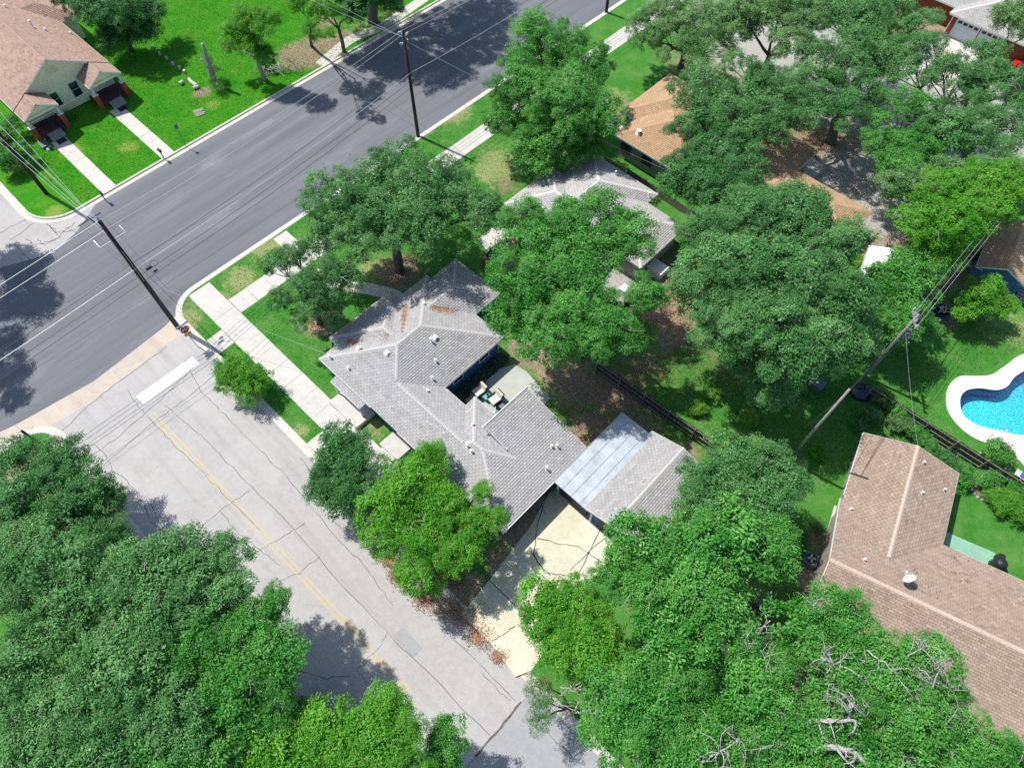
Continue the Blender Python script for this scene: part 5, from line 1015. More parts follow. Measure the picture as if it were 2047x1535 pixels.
# open the lawn over the basin
lw = bpy.data.objects['front_lawn']; bm = bmesh.new(); bm.from_mesh(lw.data); poly = [tuple(W(*p)[:2]) for p in (cn+(q-cn)*1.06 for q in ri)]
dele = [f for f in bm.faces if abs(f.calc_center_median().x-po.x) < 14 and abs(f.calc_center_median().y-po.y) < 14 and any(inside(poly, v.co.x, v.co.y) for v in f.verts)]
bmesh.ops.delete(bm, geom=dele, context='FACES'); bm.to_mesh(lw.data); bm.free()
gb2 = bpy.data.objects['ground']; bm = bmesh.new(); bm.from_mesh(gb2.data); bm.verts.ensure_lookup_table(); bm.clear()
hx = [W(-130, -75, -.04), W(95, -75, -.04), W(95, 120, -.04), W(-130, 120, -.04)]; pr2 = [Vector((*q, -.04)) for q in poly]
vo = [bm.verts.new(v) for v in ((-500, -500, -.04), (500, -500, -.04), (500, 500, -.04), (-500, 500, -.04))]; vi = [bm.verts.new(v) for v in pr2[::4]]
edges = [bm.edges.new((L_[i], L_[(i+1) % len(L_)])) for L_ in (vo, vi) for i in range(len(L_))]
bmesh.ops.triangle_fill(bm, edges=edges, use_beauty=True, use_dissolve=False); bmesh.ops.recalc_face_normals(bm, faces=bm.faces); bm.to_mesh(gb2.data); bm.free()
lamp = empty('pool_handrail', G(1972, 880, ZD), 0, 'thin dark rail post on the pool deck edge', 'rail'); mb = MB(); mb.tube([(0, 0, 0), (.25, .25, .8), (.55, .55, .95)], .03, 6); mb.build('rail', M['steel'], lamp)

# ------------------------------------------------------------------ patio things
def patio_chair(label, p, rz):
    r = empty('patio_chair', p, rz, label, 'chair', 'cream chairs on the duplex patio')
    for x in (-.3, .3):
        for y in (-.3, .3): mb = MB(); mb.box((x, y, .16), (.06, .06, .32)); mb.build('leg', M['black_plastic'], r)
    mb = MB(); mb.box((0, 0, .3), (.72, .74, .08)); mb.build('seat_frame', M['black_plastic'], r)
    for y in (-.37, .37): mb = MB(); mb.box((0, y, .45), (.7, .07, .34)); mb.build('armrest', M['black_plastic'], r)
    mb = MB(); mb.box((.05, 0, .42), (.64, .62, .16)); mb.build('seat_cushion', M['cushion'], r)
    mb = MB(); Rr = Matrix.Rotation(-.28, 3, 'Y'); mb.box((-.34, 0, .66), (.14, .62, .5), 0, Rr); mb.build('back_cushion', M['cushion'], r); mb = MB(); mb.box((-.44, 0, .6), (.04, .7, .62), 0, Rr); mb.build('back_frame', M['black_plastic'], r); return r
z0 = LAWN+.04
for lb_, pp in (('cream cushioned patio chair half in the duplex shade', (958, 787)), ('cream cushioned patio chair in full sun', (990, 803))):
    pc = patio_chair(lb_, G(*pp, z0), TH-math.pi/2-.1); pc.scale = (1.3, 1.2, 1.1)
ot = empty('ottoman', G(1003, 815, z0), TH, 'dark woven footstool by the sunlit patio chair', 'footstool'); mb = MB(); mb.box((0, 0, .18), (.55, .5, .3)); mb.build('body', M['black_plastic'], ot); mb = MB(); mb.box((0, 0, .36), (.52, .47, .08)); mb.build('pad', M['grey_plastic'], ot)
tt = empty('side_table', G(972, 796, z0), TH, 'teal square table between the patio chairs', 'table'); mb = MB(); mb.box((0, 0, .48), (.62, .62, .04)); mb.build('top', M['teal'], tt)
for x in (-.26, .26):
    for y in (-.26, .26): mb = MB(); mb.box((x, y, .23), (.05, .05, .46)); mb.build('leg', M['teal'], tt)
ln = empty('lantern', G(975, 790, z0+.5), 0, 'small black lantern standing on the teal table', 'lantern'); mb = MB(); mb.lathe((0, 0, 0), [(.09, 0), (.09, .03), (.07, .05), (.07, .2), (.1, .22), (.03, .3)], 8); mb.build('body', M['black_plastic'], ln)
fan = empty('bicycle_wheel_ornament', G(990, 828, z0), TH+.7, 'white round spoked ornament leaning by the patio wall', 'ornament'); mb = MB(); n2 = 20; mb.tube([(0, .4*math.cos(2*math.pi*i/n2), .42+.4*math.sin(2*math.pi*i/n2)) for i in range(n2+1)], .035, 6); mb.build('rim', M['white_metal'], fan)
for i in range(5): a = math.pi*i/5; mb = MB(); mb.tube([(0, .39*math.cos(a), .42+.39*math.sin(a)), (0, -.39*math.cos(a), .42-.39*math.sin(a))], .012, 4); mb.build('spoke', M['white_metal'], fan)
rk = MB()
def rock(mb, p, r):
    v = []; n3 = 6; p = Vector(p); h = r*random.uniform(.5, .9); prof = [(.75, 0), (1.0, .35), (.7, .8), (.15, 1)]; k3 = len(mb.v); ang = random.uniform(0, 6)
    mb.tube([p+Vector((random.uniform(-.1, .1)*r, random.uniform(-.1, .1)*r, h*z)) for q, z in prof], [r*q*random.uniform(.8, 1.15) for q, z in prof], n3, True, random.random())
for i in range(260):
    s = random.uniform(-22.9, -21.7); t = random.uniform(16.1, 22.4); rock(rk, W(s, t, LAWN), random.uniform(.08, .2))
tag(rk.build('rock_bed', M['rock_dark']), 'bed of dark loose rocks along the shaded navy patio wall', 'rocks', kind='stuff')
stp = empty('wooden_steps', G(1068, 1003, LAWN), TH, 'small weathered wooden landing at the duplex side door', 'steps')
for i in range(7): mb = MB(); mb.box((.0, -.66+i*.22, .3), (1.2, .2, .05)); mb.build('plank', M['grey_wood'], stp)
for y in (-.6, .6): mb = MB(); mb.box((0, y, .14), (1.1, .08, .28)); mb.build('beam', M['grey_wood'], stp)
def barrel(name, label, p, r, h, mat, cat='barrel'):
    e = empty(name, p, 0, label, cat); mb = MB(); mb.lathe((0, 0, 0), [(r*.86, 0), (r, h*.4), (r*.97, h), (r*1.04, h), (r*1.04, h+.04), (r*.3, h+.1)], 16); mb.build('drum', M[mat], e, False); mb = MB(); mb.box((0, 0, h+.12), (.2, .05, .04)); mb.build('lid_handle', M[mat], e); return e
barrel('rain_barrel', 'dark rain barrel in the gap between duplex and garage', G(1108, 982, LAWN), .32, .8, 'grey_plastic')
def wheelie(label, p, rz, mat):
    e = empty('wheeled_bin', p, rz, label, 'bin'); mb = MB()
    lo = [(-.22, -.24), (.22, -.24), (.22, .24), (-.22, .24)]; hi = [(-.3, -.3), (.3, -.3), (.3, .3), (-.3, .3)]
    for i in range(4): a, b = lo[i], lo[(i+1) % 4]; c3, d3 = hi[(i+1) % 4], hi[i]; mb.face([(*a, .06), (*b, .06), (*c3, 1.0), (*d3, 1.0)])
    mb.face([(*p2_, .06) for p2_ in lo[::-1]]); mb.build('body', M[mat], e); mb = MB(); mb.box((0, 0, 1.04), (.68, .66, .07)); mb.build('lid', M[mat], e)
    for y in (-.26, .26): mb = MB(); mb.tube([(-.26, y-.03, .12), (-.26, y+.03, .12)], .12, 12); mb.build('wheel', M['rubber'], e)
    mb = MB(); mb.tube([(-.36, -.25, .98), (-.36, .25, .98)], .02, 6); mb.build('handle', M[mat], e)
wheelie('teal green wheeled bin beside the pale grey house', G(1014, 452, LAWN), TH+.4, 'green_bin')
def box_unit(name, label, p, rz, w, h, mat, lidmat, cat):
    e = empty(name, p, rz, label, cat); mb = MB(); mb.box((0, 0, h/2), (w, w*.8, h)); mb.build('body', M[mat], e); mb = MB(); mb.box((0, 0, h+.03), (w*1.06, w*.86, .07)); mb.build('lid', M[lidmat], e); mb = MB(); mb.box((w*.54, 0, h-.1), (.03, .2, .05)); mb.build('latch', M['steel'], e); return e
box_unit('storage_chest', 'grey plastic chest in the shaded back yard', G(1630, 772, LAWN), TH, 1.1, .6, 'grey_plastic', 'grey_plastic', 'chest')
box_unit('storage_chest', 'white chest behind the pale grey house', G(1312, 545, LAWN), TH, 1.5, .8, 'white_paint', 'white_metal', 'chest')
box_unit('cool_box', 'pale blue cool box on gravel under the broad oak', G(1250, 585, LAWN), TH, 1.0, .5, 'door_white', 'door_white', 'cool box')
ac = empty('air_conditioner', G(1614, 1122, LAWN), TH+F3, 'dark square air conditioner unit beside the ranch house wall', 'air conditioner')
mb = MB(); mb.box((0, 0, .42), (.9, .9, .8)); mb.build('casing', M['grey_plastic'], ac); mb = MB(); n4 = 20; mb.tube([(.36*math.cos(2*math.pi*i/n4), .36*math.sin(2*math.pi*i/n4), .84) for i in range(n4+1)], .035, 6); mb.build('fan_ring', M['black_plastic'], ac)
mb = MB(); mb.tube([(0, 0, .8), (0, 0, .835)], .34, 20); mb.build('fan_well', M['black_plastic'], ac)
for i in range(4): a = i*math.pi/2+.3; mb = MB(); mb.box((.18*math.cos(a), .18*math.sin(a), .85), (.26, .15, .012), a, None); mb.build('fan_blade', M['steel'], ac)
sm = empty('covered_grill', G(1988, 1132, LAWN), TH+F3, 'barbecue under a black cover at the end of the green patio', 'grill'); mb = MB(); mb.tube([(0, 0, 0), (0, 0, .7), (0, 0, .95), (0, 0, 1.1)], [.5, .48, .4, .2], 10); mb.build('cover', M['black_plastic'], sm, True); mb = MB(); mb.box((0, .5, .45), (.4, .5, .8)); mb.build('side_shelf', M['black_plastic'], sm)
tp = empty('tarp_heap', G(1722, 785, LAWN), 0, 'heap under a shiny black tarp at the fence corner', 'tarp'); mb = MB(); prev = None
rings = []
for q, z in ((1.0, 0), (.95, .3), (.7, .55), (.35, .7), (.02, .74)): rings.append([(q*1.0*math.cos(2*math.pi*i/14)*random.uniform(.9, 1.1), q*.85*math.sin(2*math.pi*i/14)*random.uniform(.9, 1.1), z+random.uniform(-.06, .06)*(z > 0)) for i in range(14)])
for a, b in zip(rings, rings[1:]):
    for i in range(14): mb.face([a[i], a[(i+1) % 14], b[(i+1) % 14], b[i]])
mb.build('sheet', M['car_navy'], tp)
tub = empty('raised_tub', G(1880, 626, LAWN), 0, 'round blue tub filled with branches on the pool lawn', 'tub'); mb = MB(); mb.tube([(0, 0, 0), (0, 0, .5), (0, 0, .5), (0, 0, .3)], [.62, .68, .6, .58], 20, True); mb.build('wall', M['blue_tub'], tub)
for i in range(12): a = random.uniform(0, 3.1); o2 = Vector((random.uniform(-.25, .25), random.uniform(-.25, .25), random.uniform(.45, .62))); dv = Vector((math.cos(a), math.sin(a), .05))*random.uniform(.3, .5); mb = MB(); mb.tube([o2-dv, o2+dv], random.uniform(.02, .05), 6); mb.build('branch', M['log_pale'], tub)
mbd = empty('mulch_bed', G(1968, 978, LAWN), 0, 'round mulch bed with stone edge below the hedge', 'planting bed'); mb = MB(); mb.lathe((0, 0, 0), [(.95, 0), (.9, .12), (.4, .16)], 18); mb.build('mulch', M['stone_mulch'], mbd)
for i in range(18): a = 2*math.pi*i/18; mb = MB(); rock(mb, (.98*math.cos(a), .98*math.sin(a), 0), .15); mb.build('edge_stone', M['rock_pale'], mbd)
fb = MB(); fl2 = MB()
for i in range(60): a = random.uniform(0, 6.28); p = G(2005+random.gauss(0, 22), 905+random.gauss(0, 20), LAWN+.05); rock(fb, p, random.uniform(.05, .16))
tag(fb.build('bed_stones', M['rock_pale']), 'pale stones strewn in the flower bed by the pool', 'stones', kind='stuff')
for i in range(120): p = G(2018+random.gauss(0, 7), 903+random.gauss(0, 12), LAWN+random.uniform(.15, .4)); fl2.box(p, (.07, .07, .03), random.uniform(0, 3))
tag(fl2.build('pink_flowers', M['flower_pink']), 'pink flowers scattered at the pool deck edge', 'flowers', kind='stuff')
pch = empty('pool_chair', G(2040, 955, LAWN), TH, 'blue and white deck chair at the right frame edge', 'chair')
for i in range(6): mb = MB(); mb.box((-.5+i*.2, 0, .35+(.1*max(0, i-3))), (.16, .6, .03)); mb.build('slat', M['white_paint'], pch)
for x in (-.45, .45):
    for y in (-.26, .26): mb = MB(); mb.box((x, y, .17), (.05, .05, .34)); mb.build('leg', M['white_paint'], pch)
mb = MB(); mb.box((.1, 0, .44), (.6, .5, .07)); mb.build('cushion', M['sign_blue'], pch)

# ------------------------------------------------------------------ far lawn timber
def logpiece(label, u, v, L, r, ang, up=False, group='cut log pieces on the far lawn'):
    e = empty('log', G(u, v, LAWN), ang, label, 'log', group); mb = MB()
    if up: mb.tube([(0, 0, 0), (0, 0, L)], [r, r*.93], 10)
    else: mb.tube([(-L/2, 0, r), (0, 0, r*1.02), (L/2, 0, r)], [r, r*.96, r*.9], 10)
    mb.build('wood', M['log_pale'], e); mb = MB()
    if up: mb.tube([(0, 0, L), (0, 0, L+.01)], r*.8, 10)
    else: mb.tube([(L/2, 0, r), (L/2+.01, 0, r)], r*.8, 10)
    mb.build('cut_end', M['cushion'], e)
for i, (u, v) in enumerate([(306, 97), (320, 110), (334, 119), (347, 130), (360, 138), (370, 146)]): logpiece(('first', 'second', 'third', 'fourth', 'fifth', 'last')[i]+' upright log round of the lawn row counted from the dark tree', u, v, .35, .17, 0, True, 'log rounds in a line')
for (u, v, L, r, a, lb) in [(364, 169, .5, .22, 1.0, 'single short log left of the log cluster'), (382, 165, .8, .2, 2.2, 'thick log at the top of the log cluster'), (390, 172, .9, .22, 2.4, 'thick log in the middle of the log cluster'), (393, 178, .6, .2, .5, 'short log at the bottom of the log cluster')]: logpiece(lb, u, v, L, r, a)
sp2 = empty('branch_stack', G(398, 226, LAWN), .6, 'small stack of pale cut branches near the far kerb', 'wood stack')
for i in range(9): mb = MB(); a = random.uniform(-.2, .2); mb.tube([(-.5, -.5+i*.11, .06+.06*(i % 3)), (.5+random.uniform(-.2, .2), -.5+i*.11+a*.3, .06+.06*(i % 3))], random.uniform(.03, .06), 6); mb.build('branch', M['log_pale'], sp2)
stm = tree('vine_stump', 'broken grey trunk wrapped in vines on the far lawn', [(425, 140, 16, 1.5), (432, 160, 18, 1.0), (418, 120, 12, 2.6), (440, 175, 14, .8)], 'leaf_mid', (432, 172), 1.5, 'loose', .55, .8, cat='tree stump', bark='bark_pale', fill=False, trunk_r=.3)
mb = MB(); limb(mb, (0, 0, 0), tuple(G(404, 88, 5.2)-stm.location), .36, .16, .05, 6, 9); limb(mb, (0, 0, 2.2), (-.6, .3, 3.2), .16, .06, .1, 4, 6); mb.build('broken_stem', M['bark_pale'], stm, True)
bp2 = empty('brush_pile', G(548, 142, LAWN), 0, 'pile of grey brush and broken limbs beside the far driveway', 'brush pile'); bm2 = MB()
for i in range(70): a = random.uniform(0, 6.28); o2 = Vector((random.gauss(0, .8), random.gauss(0, .6), random.uniform(.1, .9))); dv = Vector((math.cos(a), math.sin(a), random.uniform(-.3, .5)))*random.uniform(.5, 1.5); limb(bm2, o2-dv*.5, o2+dv*.5, random.uniform(.02, .06), .01, .1, 3, 4)
bm2.build('limbs', M['bark_pale'], bp2); mb = MB(); limb(mb, (-.7, 0, 0), (-.8, .2, 1.3), .42, .3, .05, 3, 10); mb.build('stump', M['bark'], bp2)
for (u, v, sz, lb) in [(590, 135, 1.8, 'dead branch lying on the bare earth by the far kerb'), (575, 150, 1.4, 'dead branch fallen between brush pile and kerb')]:
    e = empty('dead_branch', G(u, v, LAWN), random.uniform(0, 6), lb, 'branch'); mb = MB(); pts = limb(mb, (-sz, 0, .1), (sz, .3, .15), .07, .02, .08, 6, 5)
    for p in pts[1:]: limb(mb, p, p+Vector((random.uniform(.2, .9), random.uniform(-.8, .8), .15)), .03, .01, .15, 3, 4)
    mb.build('wood', M['bark'], e)
for (u, v, lb) in ((85, 283, 'pale tyre leaning at the left porch pillar'),):
    e = empty('tyre', G(u, v, LAWN), 0, lb, 'tyre'); mb = MB(); mb.tube([(.3*math.cos(2*math.pi*i/18), .3*math.sin(2*math.pi*i/18), .12) for i in range(19)], .11, 8); mb.build('ring', M['cushion'], e, True)
box_unit('garden_box', 'flat grey box in front of the left porch pillar', G(90, 292, LAWN), TH, .9, .2, 'grey_plastic', 'grey_plastic', 'box')
for i, (u, v) in enumerate([(100, 294), (112, 297), (97, 300)]):
    e = empty('stepping_stone', G(u, v, LAWN), random.uniform(0, 3), ['pale stepping stone nearest the porch box', 'pale stepping stone beside the left walk', 'pale stepping stone furthest into the grass'][i], 'stone'); mb = MB(); rock(mb, (0, 0, -.02), .22); mb.build('stone', M['rock_pale'], e)
rp = MB()
for i in range(40): rock(rp, G(235+random.gauss(0, 16), 72+random.gauss(0, 6), LAWN), random.uniform(.08, .2))
tag(rp.build('rubble', M['rock_pale']), 'pale rubble scattered under the dark tree beside the cream house', 'rubble', kind='stuff')

# ------------------------------------------------------------------ vehicles
def car(label, p, rz, paint, L=4.5, Wd=1.8, H=1.45, suv=False):
    r = empty('parked_car', p, rz, label, 'car'); hw = Wd/2; b = MB()
    secs = [(-L/2, .35, .62, .78), (-L/2+.12, .3, .78, .92), (-L*.3, .25, .9, 1.0), (0, .25, .92, 1.0), (L*.22, .25, .9, 1.0), (L/2-.35, .28, .78, .95), (L/2-.05, .32, .66, .84), (L/2, .4, .58, .74)]
    rg = []
    for x, z0_, z1, w in secs: ww = hw*w; rg.append([(x, -ww*.94, z0_), (x, -ww, (z0_+z1)/2), (x, -ww*.95, z1-.05), (x, -ww*.8, z1), (x, ww*.8, z1), (x, ww*.95, z1-.05), (x, ww, (z0_+z1)/2), (x, ww*.94, z0_)])
    for a, c3 in zip(rg, rg[1:]):
        for i in range(8): j = (i+1) % 8; b.face([a[i], c3[i], c3[j], a[j]])
    b.face(rg[0]); b.face(rg[-1][::-1]); body = b.build('body', M[paint], r, False)
    x0, x1, x2, x3 = (-L*.46, -L*.4, L*.1, L*.27) if suv else (-L*.38, -L*.24, L*.08, L*.26); zb, zt = .88, H
    g1 = [(x0, zb, hw*.86), (x1, zt-.04, hw*.7), (x2, zt-.03, hw*.7), (x3, zb, hw*.86)]
    gl = MB()
    for s in (-1, 1): gl.face([(x, s*w, z) for x, z, w in (g1 if s < 0 else g1[::-1])])
    gl.face([(x0, hw*.86, zb), (x0, -hw*.86, zb), (x1, -hw*.7, zt-.04), (x1, hw*.7, zt-.04)]); gl.face([(x3, -hw*.86, zb), (x3, hw*.86, zb), (x2, hw*.7, zt-.03), (x2, -hw*.7, zt-.03)]); gl.build('windows', M['glass'], r)
    rf = MB(); rf.prism([(x1-.04, -hw*.71), (x2+.04, -hw*.71), (x2+.04, hw*.71), (x1-.04, hw*.71)], zt-.035, zt+.01); top = rf.build('roof', M[paint], r)
    pl = MB()
    for s in (-1, 1):
        for (a0, a1, a2, b0, b1, b2) in ((x0, zb, hw*.86, x1, zt-.02, hw*.71), (x3, zb, hw*.86, x2, zt-.02, hw*.71), ((x0+x3)/2, zb, hw*.87, (x1+x2)/2, zt-.02, hw*.715)): pl.tube([(a0, s*a2, a1), (b0, s*b2, b1)], .035, 5)
    pl.build('pillars', M[paint], top)
    for x in (-L*.3, L*.31):
        for s in (-1, 1):
            t = MB(); t.tube([(x, s*(hw-.2), .32), (x, s*(hw+.01), .32)], .32, 16); w = t.build('wheel', M['rubber'], r); t = MB(); t.tube([(x, s*(hw-.02), .32), (x, s*(hw+.025), .32)], .2, 12); t.build('rim', M['steel'], w)
    for s in (-1, 1):
        t = MB(); t.box((L/2-.06, s*hw*.6, .6), (.1, .34, .13)); t.build('headlight', M['sign_white'], r); t = MB(); t.box((-L/2+.05, s*hw*.65, .68), (.08, .3, .14)); t.build('tail_light', M['sign_red'], r); t = MB(); t.box((x3-.1, s*(hw+.08), .92), (.12, .16, .11)); t.build('mirror', M[paint], r)
    return r
car('shiny maroon car parked on the drive of the pale grey house', G(1008, 512, LAWN+.03), TH-.05+math.pi*.5, 'car_maroon')
car('dark blue car parked at the kerb under the lower left oaks', W(-10.9, -6.95, .01), TH, 'car_navy', 4.9, 1.9, 1.65, True)
car('bright red car at the right frame edge near the brick garage', G(2062, 140, LAWN), TH+.6, 'car_red')
gt = empty('yard_tools', G(1533, 302, LAWN), TH, 'red wheelbarrow on the patio behind the tan house', 'wheelbarrow'); mb = MB(); mb.face([(-.4, -.3, .55), (.5, -.35, .6), (.5, .35, .6), (-.4, .3, .55)][::-1]); lo = [(-.2, -.18, .25), (.3, -.2, .25), (.3, .2, .25), (-.2, .18, .25)]; hi2 = [(-.4, -.3, .55), (.5, -.35, .6), (.5, .35, .6), (-.4, .3, .55)]
for i in range(4): mb.face([lo[i], lo[(i+1) % 4], hi2[(i+1) % 4], hi2[i]])
mb.build('tray', M['car_red'], gt); mb = MB(); mb.tube([(.6, -.05, .18), (.6, .05, .18)], .18, 12); mb.build('wheel', M['rubber'], gt)
for y in (-.25, .25): mb = MB(); mb.tube([(.55, y*.3, .2), (-.9, y, .6)], .02, 6); mb.build('handle', M['grey_wood'], gt)
or_ = empty('toy_slide', G(1550, 318, LAWN), TH, 'small orange and yellow toy on the patio behind the tan house', 'toy'); mb = MB(); mb.face([(0, -.2, .7), (0, .2, .7), (.9, .2, .1), (.9, -.2, .1)]); mb.box((-.15, 0, .68), (.32, .42, .05)); mb.build('chute', M['sign_orange'], or_); mb = MB(); [mb.box((-.25, y, .35), (.06, .06, .7)) for y in (-.18, .18)]; [mb.box((-.27, 0, .15+.15*i), (.05, .36, .04)) for i in range(4)]; mb.build('ladder', M['hydrant_red'], or_)
gm = empty('doormat', G(1592, 340, LAWN+.03), TH, 'dark grey mat on the pale patio of the tan house', 'mat'); mb = MB(); mb.box((0, 0, .02), (1.3, .9, .03)); mb.build('mat', M['grey_plastic'], gm)

# ------------------------------------------------------------------ leaf litter in roof valleys and on the ground
def litter(name, label, pts, n, zf, r0, sz=.07, parent=None, inv=None):
    P = []; T = []; r = random
    mb = MB()
    for u, v, rad, w in pts:
        for _ in range(int(n*w)):
            uu, vv = u+r.gauss(0, rad), v+r.gauss(0, rad*.8); p = zf(uu, vv)
            if p is None: continue
            a = r.uniform(0, 6.28); s = sz*r.uniform(.6, 1.4); ex = Vector((math.cos(a), math.sin(a), r.uniform(-.3, .3)))*s; ey = Vector((-math.sin(a), math.cos(a), r.uniform(-.3, .3)))*s*.6; p = Vector(p)+Vector((0, 0, r.uniform(.03, .07)))
            mb.face([p-ex, p-ey, p+ex, p+ey], r.random())
    o = mb.build(name, M['leaf_litter'], parent); tag(o, kind='stuff')
    if parent is None: tag(o, label, 'leaves')
    return o
def zr(u, v):
    try: return onroof(u, v)
    except ValueError: return None
litter('fallen_leaves', None, [(811, 613, 2.5, .8), (809, 622, 2.4, 1), (808, 631, 2.2, 1), (807, 640, 2, 1), (806, 648, 1.6, .8), (805, 656, 1.2, .6), (804, 663, .9, .4), (700, 683, 3, .8), (708, 685, 2.5, .7), (716, 682, 2.5, .5), (723, 681, 1.6, .3), (868, 616, 4, .7), (880, 619, 4, .9), (892, 621, 4, .6), (760, 676, 9, .15), (772, 674, 4, .2), (905, 622, 5, .3)], 230, zr, 0, .045, DR)
def zg(u, v): return G(u, v, LAWN)
litter('fallen_leaves', 'brown fallen leaves along the side street kerb and drive', [(800, 1150, 12, 1), (850, 1195, 14, 1), (900, 1215, 16, 1), (960, 1270, 14, 1), (780, 1120, 8, .8), (940, 1230, 18, 1), (1000, 1310, 10, .6), (850, 1150, 20, .8), (905, 1160, 14, .6)], 800, zg, 0, .05)
litter('fallen_leaves', 'brown leaf litter on the bare ground behind duplex and garage', [(1150, 780, 40, .8), (1220, 800, 40, .8), (1180, 870, 25, .4), (1330, 640, 40, 1.5), (1350, 560, 40, 1.5), (1290, 740, 30, 1), (1640, 290, 40, 2), (1700, 400, 40, 1), (800, 545, 25, 1), (1450, 720, 50, 1), (640, 640, 14, .4)], 900, zg, 0, .055)

# ------------------------------------------------------------------ grass blades over the lawns
AVOID = [(-44.7, -42.5, 9.2, 103), (-47.7, -19.4, 7.0, 9.3), (-42.4, -40.2, 5.3, 7.1), (-47.7, -44.5, 16.4, 18.1), (-28.1, -26.2, 5.3, 10.6), (-23, -21.3, 5.3, 10.6), (-75.7, -64.9, 8.2, 9.8), (-75.7, -64.9, 15.05, 16.6), (-33, -11, 10.4, 25.6), (-33.1, -18.8, 33.2, 44.5), (-33.5, -7.3, 47.9, 60), (-11, -2.6, 15.8, 24.2), (-105, -75.9, 7.3, 18.5)]
def blades(name, label, polyst, n, cols, avoid_px=()):
    r = np.random.default_rng(len(name)+n); ps = np.array(polyst); lo, hi = ps.min(0), ps.max(0); P = r.uniform(lo, hi, (n, 2)); S, T = P[:, 0], P[:, 1]; ok = np.zeros(n, bool); j = len(ps)-1
    for i in range(len(ps)):
        a, b = ps[i], ps[j]; cond = ((a[1] > T) != (b[1] > T))
        with np.errstate(divide='ignore', invalid='ignore'): xs = (b[0]-a[0])*(T-a[1])/(b[1]-a[1])+a[0]
        ok ^= cond & (S < xs); j = i
    for s0, s1, t0, t1 in AVOID: ok &= ~((S > s0) & (S < s1) & (T > t0) & (T < t1))
    P = P[ok]; n = len(P); X = P[:, 0]*E1[0]+P[:, 1]*E2[0]; Y = P[:, 0]*E1[1]+P[:, 1]*E2[1]; C = np.stack([X, Y, np.full(n, LAWN-.01)], 1); an = r.uniform(0, 6.28, n); w = r.uniform(.02, .05, n); h = r.uniform(.05, .13, n)
    D = np.stack([np.cos(an), np.sin(an), np.zeros(n)], 1); Tp = C+np.stack([r.normal(0, .05, n), r.normal(0, .05, n), h], 1)
    V = np.stack([C-D*w[:, None], C+D*w[:, None], Tp], 1).reshape(-1, 3); m = bpy.data.meshes.new(name); m.vertices.add(n*3); m.vertices.foreach_set('co', V.ravel()); m.loops.add(n*3); m.loops.foreach_set('vertex_index', np.arange(n*3)); m.polygons.add(n); m.polygons.foreach_set('loop_start', np.arange(n)*3); m.polygons.foreach_set('loop_total', np.full(n, 3))
    a = m.attributes.new('tint', 'FLOAT', 'FACE'); a.data.foreach_set('value', r.uniform(0, 1, n)); m.update(calc_edges=True); tag(add(name, m, None, M[cols]), label, 'grass', kind='stuff')
mk_leaf('blade_vivid', [(.012, .11, .004), (.03, .23, .008), (.07, .33, .014), (.13, .4, .03)], .5); mk_leaf('blade_front', [(.014, .09, .008), (.038, .19, .02), (.085, .29, .045), (.16, .36, .09)], .5)
blades('grass', 'short vivid grass of the far lawn', [(-90, 2.2), (-65.2, 6), (-65.2, 50), (-90, 50)], 90000, 'blade_vivid')
blades('grass', 'short grass of the corner and verge lawns', [(-47.6, 9), (-45, 5.6), (-12, 5.6), (-12, 10.4), (-33, 10.4), (-33, 48), (-47.6, 60)], 70000, 'blade_front')
blades('grass', 'short grass of the pool lawn and back yards', [(-2, 28), (8, 40), (7, 44), (6.5, 47), (8.5, 50), (10, 56), (2, 58), (-14, 46), (-12, 30)], 60000, 'blade_front')

# ------------------------------------------------------------------ bare limbs of the live oaks, lean-to roof
def by_label(t): return next(o for o in COL.objects if o.get('label', '').startswith(t))
def bare_limb(root, pts, r0, r1, twigs=6):
    P = [G(u, v, z)-root.location for u, v, z in pts]; mb = MB(); dense = []
    for a, b in zip(P, P[1:]): dense += [a+(b-a)*q/4+Vector((random.gauss(0, .05), random.gauss(0, .05), random.gauss(0, .05))) for q in range(4)]
    dense.append(P[-1]); n = len(dense); mb.tube(dense, [r0+(r1-r0)*i/(n-1) for i in range(n)], 7)
    for _ in range(twigs):
        q = random.choice(dense[n//3:]); e = q+Vector((random.gauss(0, 1), random.gauss(0, 1), random.gauss(.4, .4))).normalized()*random.uniform(.5, 1.5); pt = limb(mb, q, e, r1*.8+.01, .012, .25, 4, 4)
        for w in pt[2:]: limb(mb, w, w+Vector((random.gauss(0, .35), random.gauss(0, .35), random.gauss(.1, .2))), .02, .007, .2, 3, 3)
    return mb.build('bare_limb', M['limb_grey'], root, True)
plain('limb_grey', (.42, .4, .37), .95, .35, 9, .1, 0, .5)
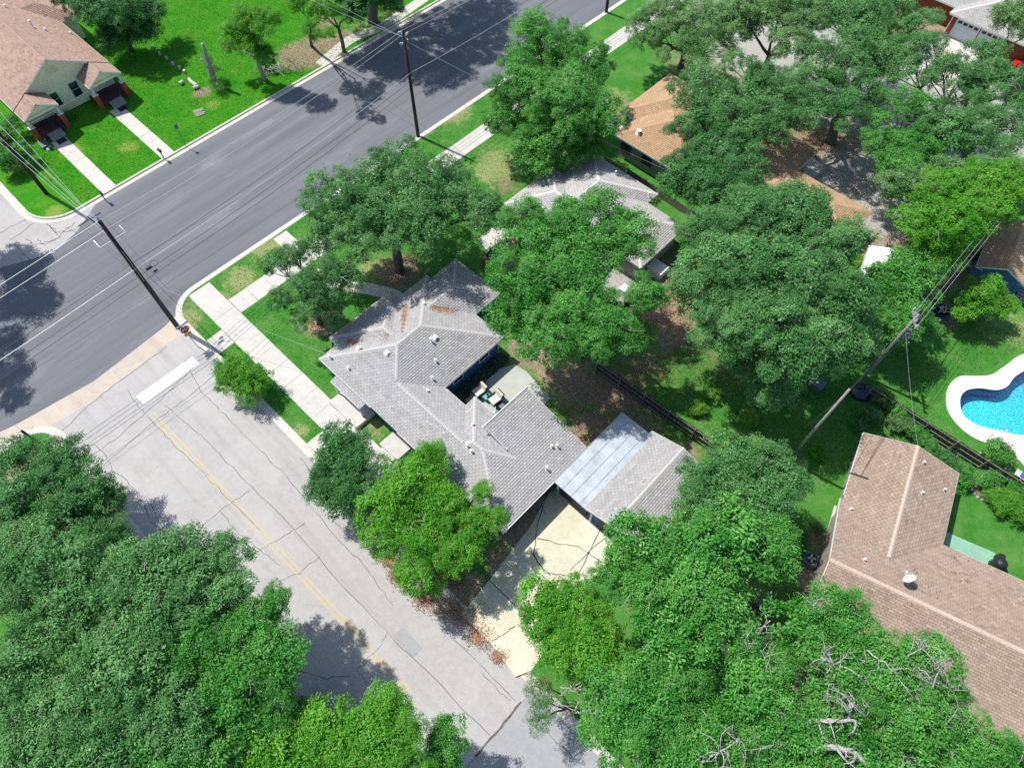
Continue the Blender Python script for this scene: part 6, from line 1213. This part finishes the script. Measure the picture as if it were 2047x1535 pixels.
o1 = by_label('live oak with pale dead'); o2_ = by_label('live oak with bare white'); o3 = by_label('live oak in the bottom'); o4 = by_label('live oak at the bottom edge')
bare_limb(o1, [(1450, 1300, 5), (1445, 1255, 7), (1448, 1200, 8.5), (1440, 1155, 9.5)], .2, .06, 9); bare_limb(o1, [(1440, 1300, 8), (1500, 1290, 8.8), (1540, 1240, 9.2)], .07, .03, 5)
bare_limb(o3, [(1600, 1500, 9.0), (1650, 1490, 9.6), (1700, 1500, 9.6), (1745, 1535, 9.0)], .2, .13, 4); bare_limb(o3, [(1600, 1450, 9.2), (1650, 1438, 9.8), (1710, 1440, 10)], .16, .08, 5)
for pts in ([(1800, 1340, 9.5), (1815, 1310, 10.2), (1850, 1290, 10.5)], [(1830, 1330, 9.6), (1845, 1340, 10.2), (1870, 1365, 10.3)], [(1860, 1380, 9.6), (1875, 1345, 10.4), (1890, 1330, 10.6)], [(1730, 1300, 9.4), (1760, 1320, 10), (1790, 1345, 10.2)]): bare_limb(o2_, pts, .05, .02, 5)
for pts in ([(1640, 1310, 9.6), (1665, 1330, 10.2), (1690, 1335, 10.3)], [(1690, 1390, 9.4), (1705, 1410, 10.2), (1700, 1430, 10.2)]): bare_limb(o1, pts, .07, .03, 9)
bare_limb(o4, [(1400, 1530, 9.2), (1425, 1510, 10), (1445, 1500, 10.2)], .06, .03, 9); bare_limb(o4, [(1190, 1380, 5.5), (1150, 1378, 6), (1120, 1372, 6.2)], .09, .04, 6); bare_limb(o4, [(1200, 1420, 6), (1170, 1420, 6.4), (1150, 1425, 6.4)], .07, .03, 3)
lt = empty('lean_to', G(1465, 1222, LAWN), TH+.1, 'dark weathered plank lean-to roof under the live oak', 'lean-to')
for i in range(8): mb = MB(); mb.box((0, -.85+i*.24, 1.7-.03*i), (2.6, .22, .03)); mb.build('plank', M['fence_wood'], lt)
for x in (-1.1, 1.1):
    for y in (-.8, .8): mb = MB(); mb.box((x, y, .8), (.1, .1, 1.6)); mb.build('post', M['fence_wood'], lt)
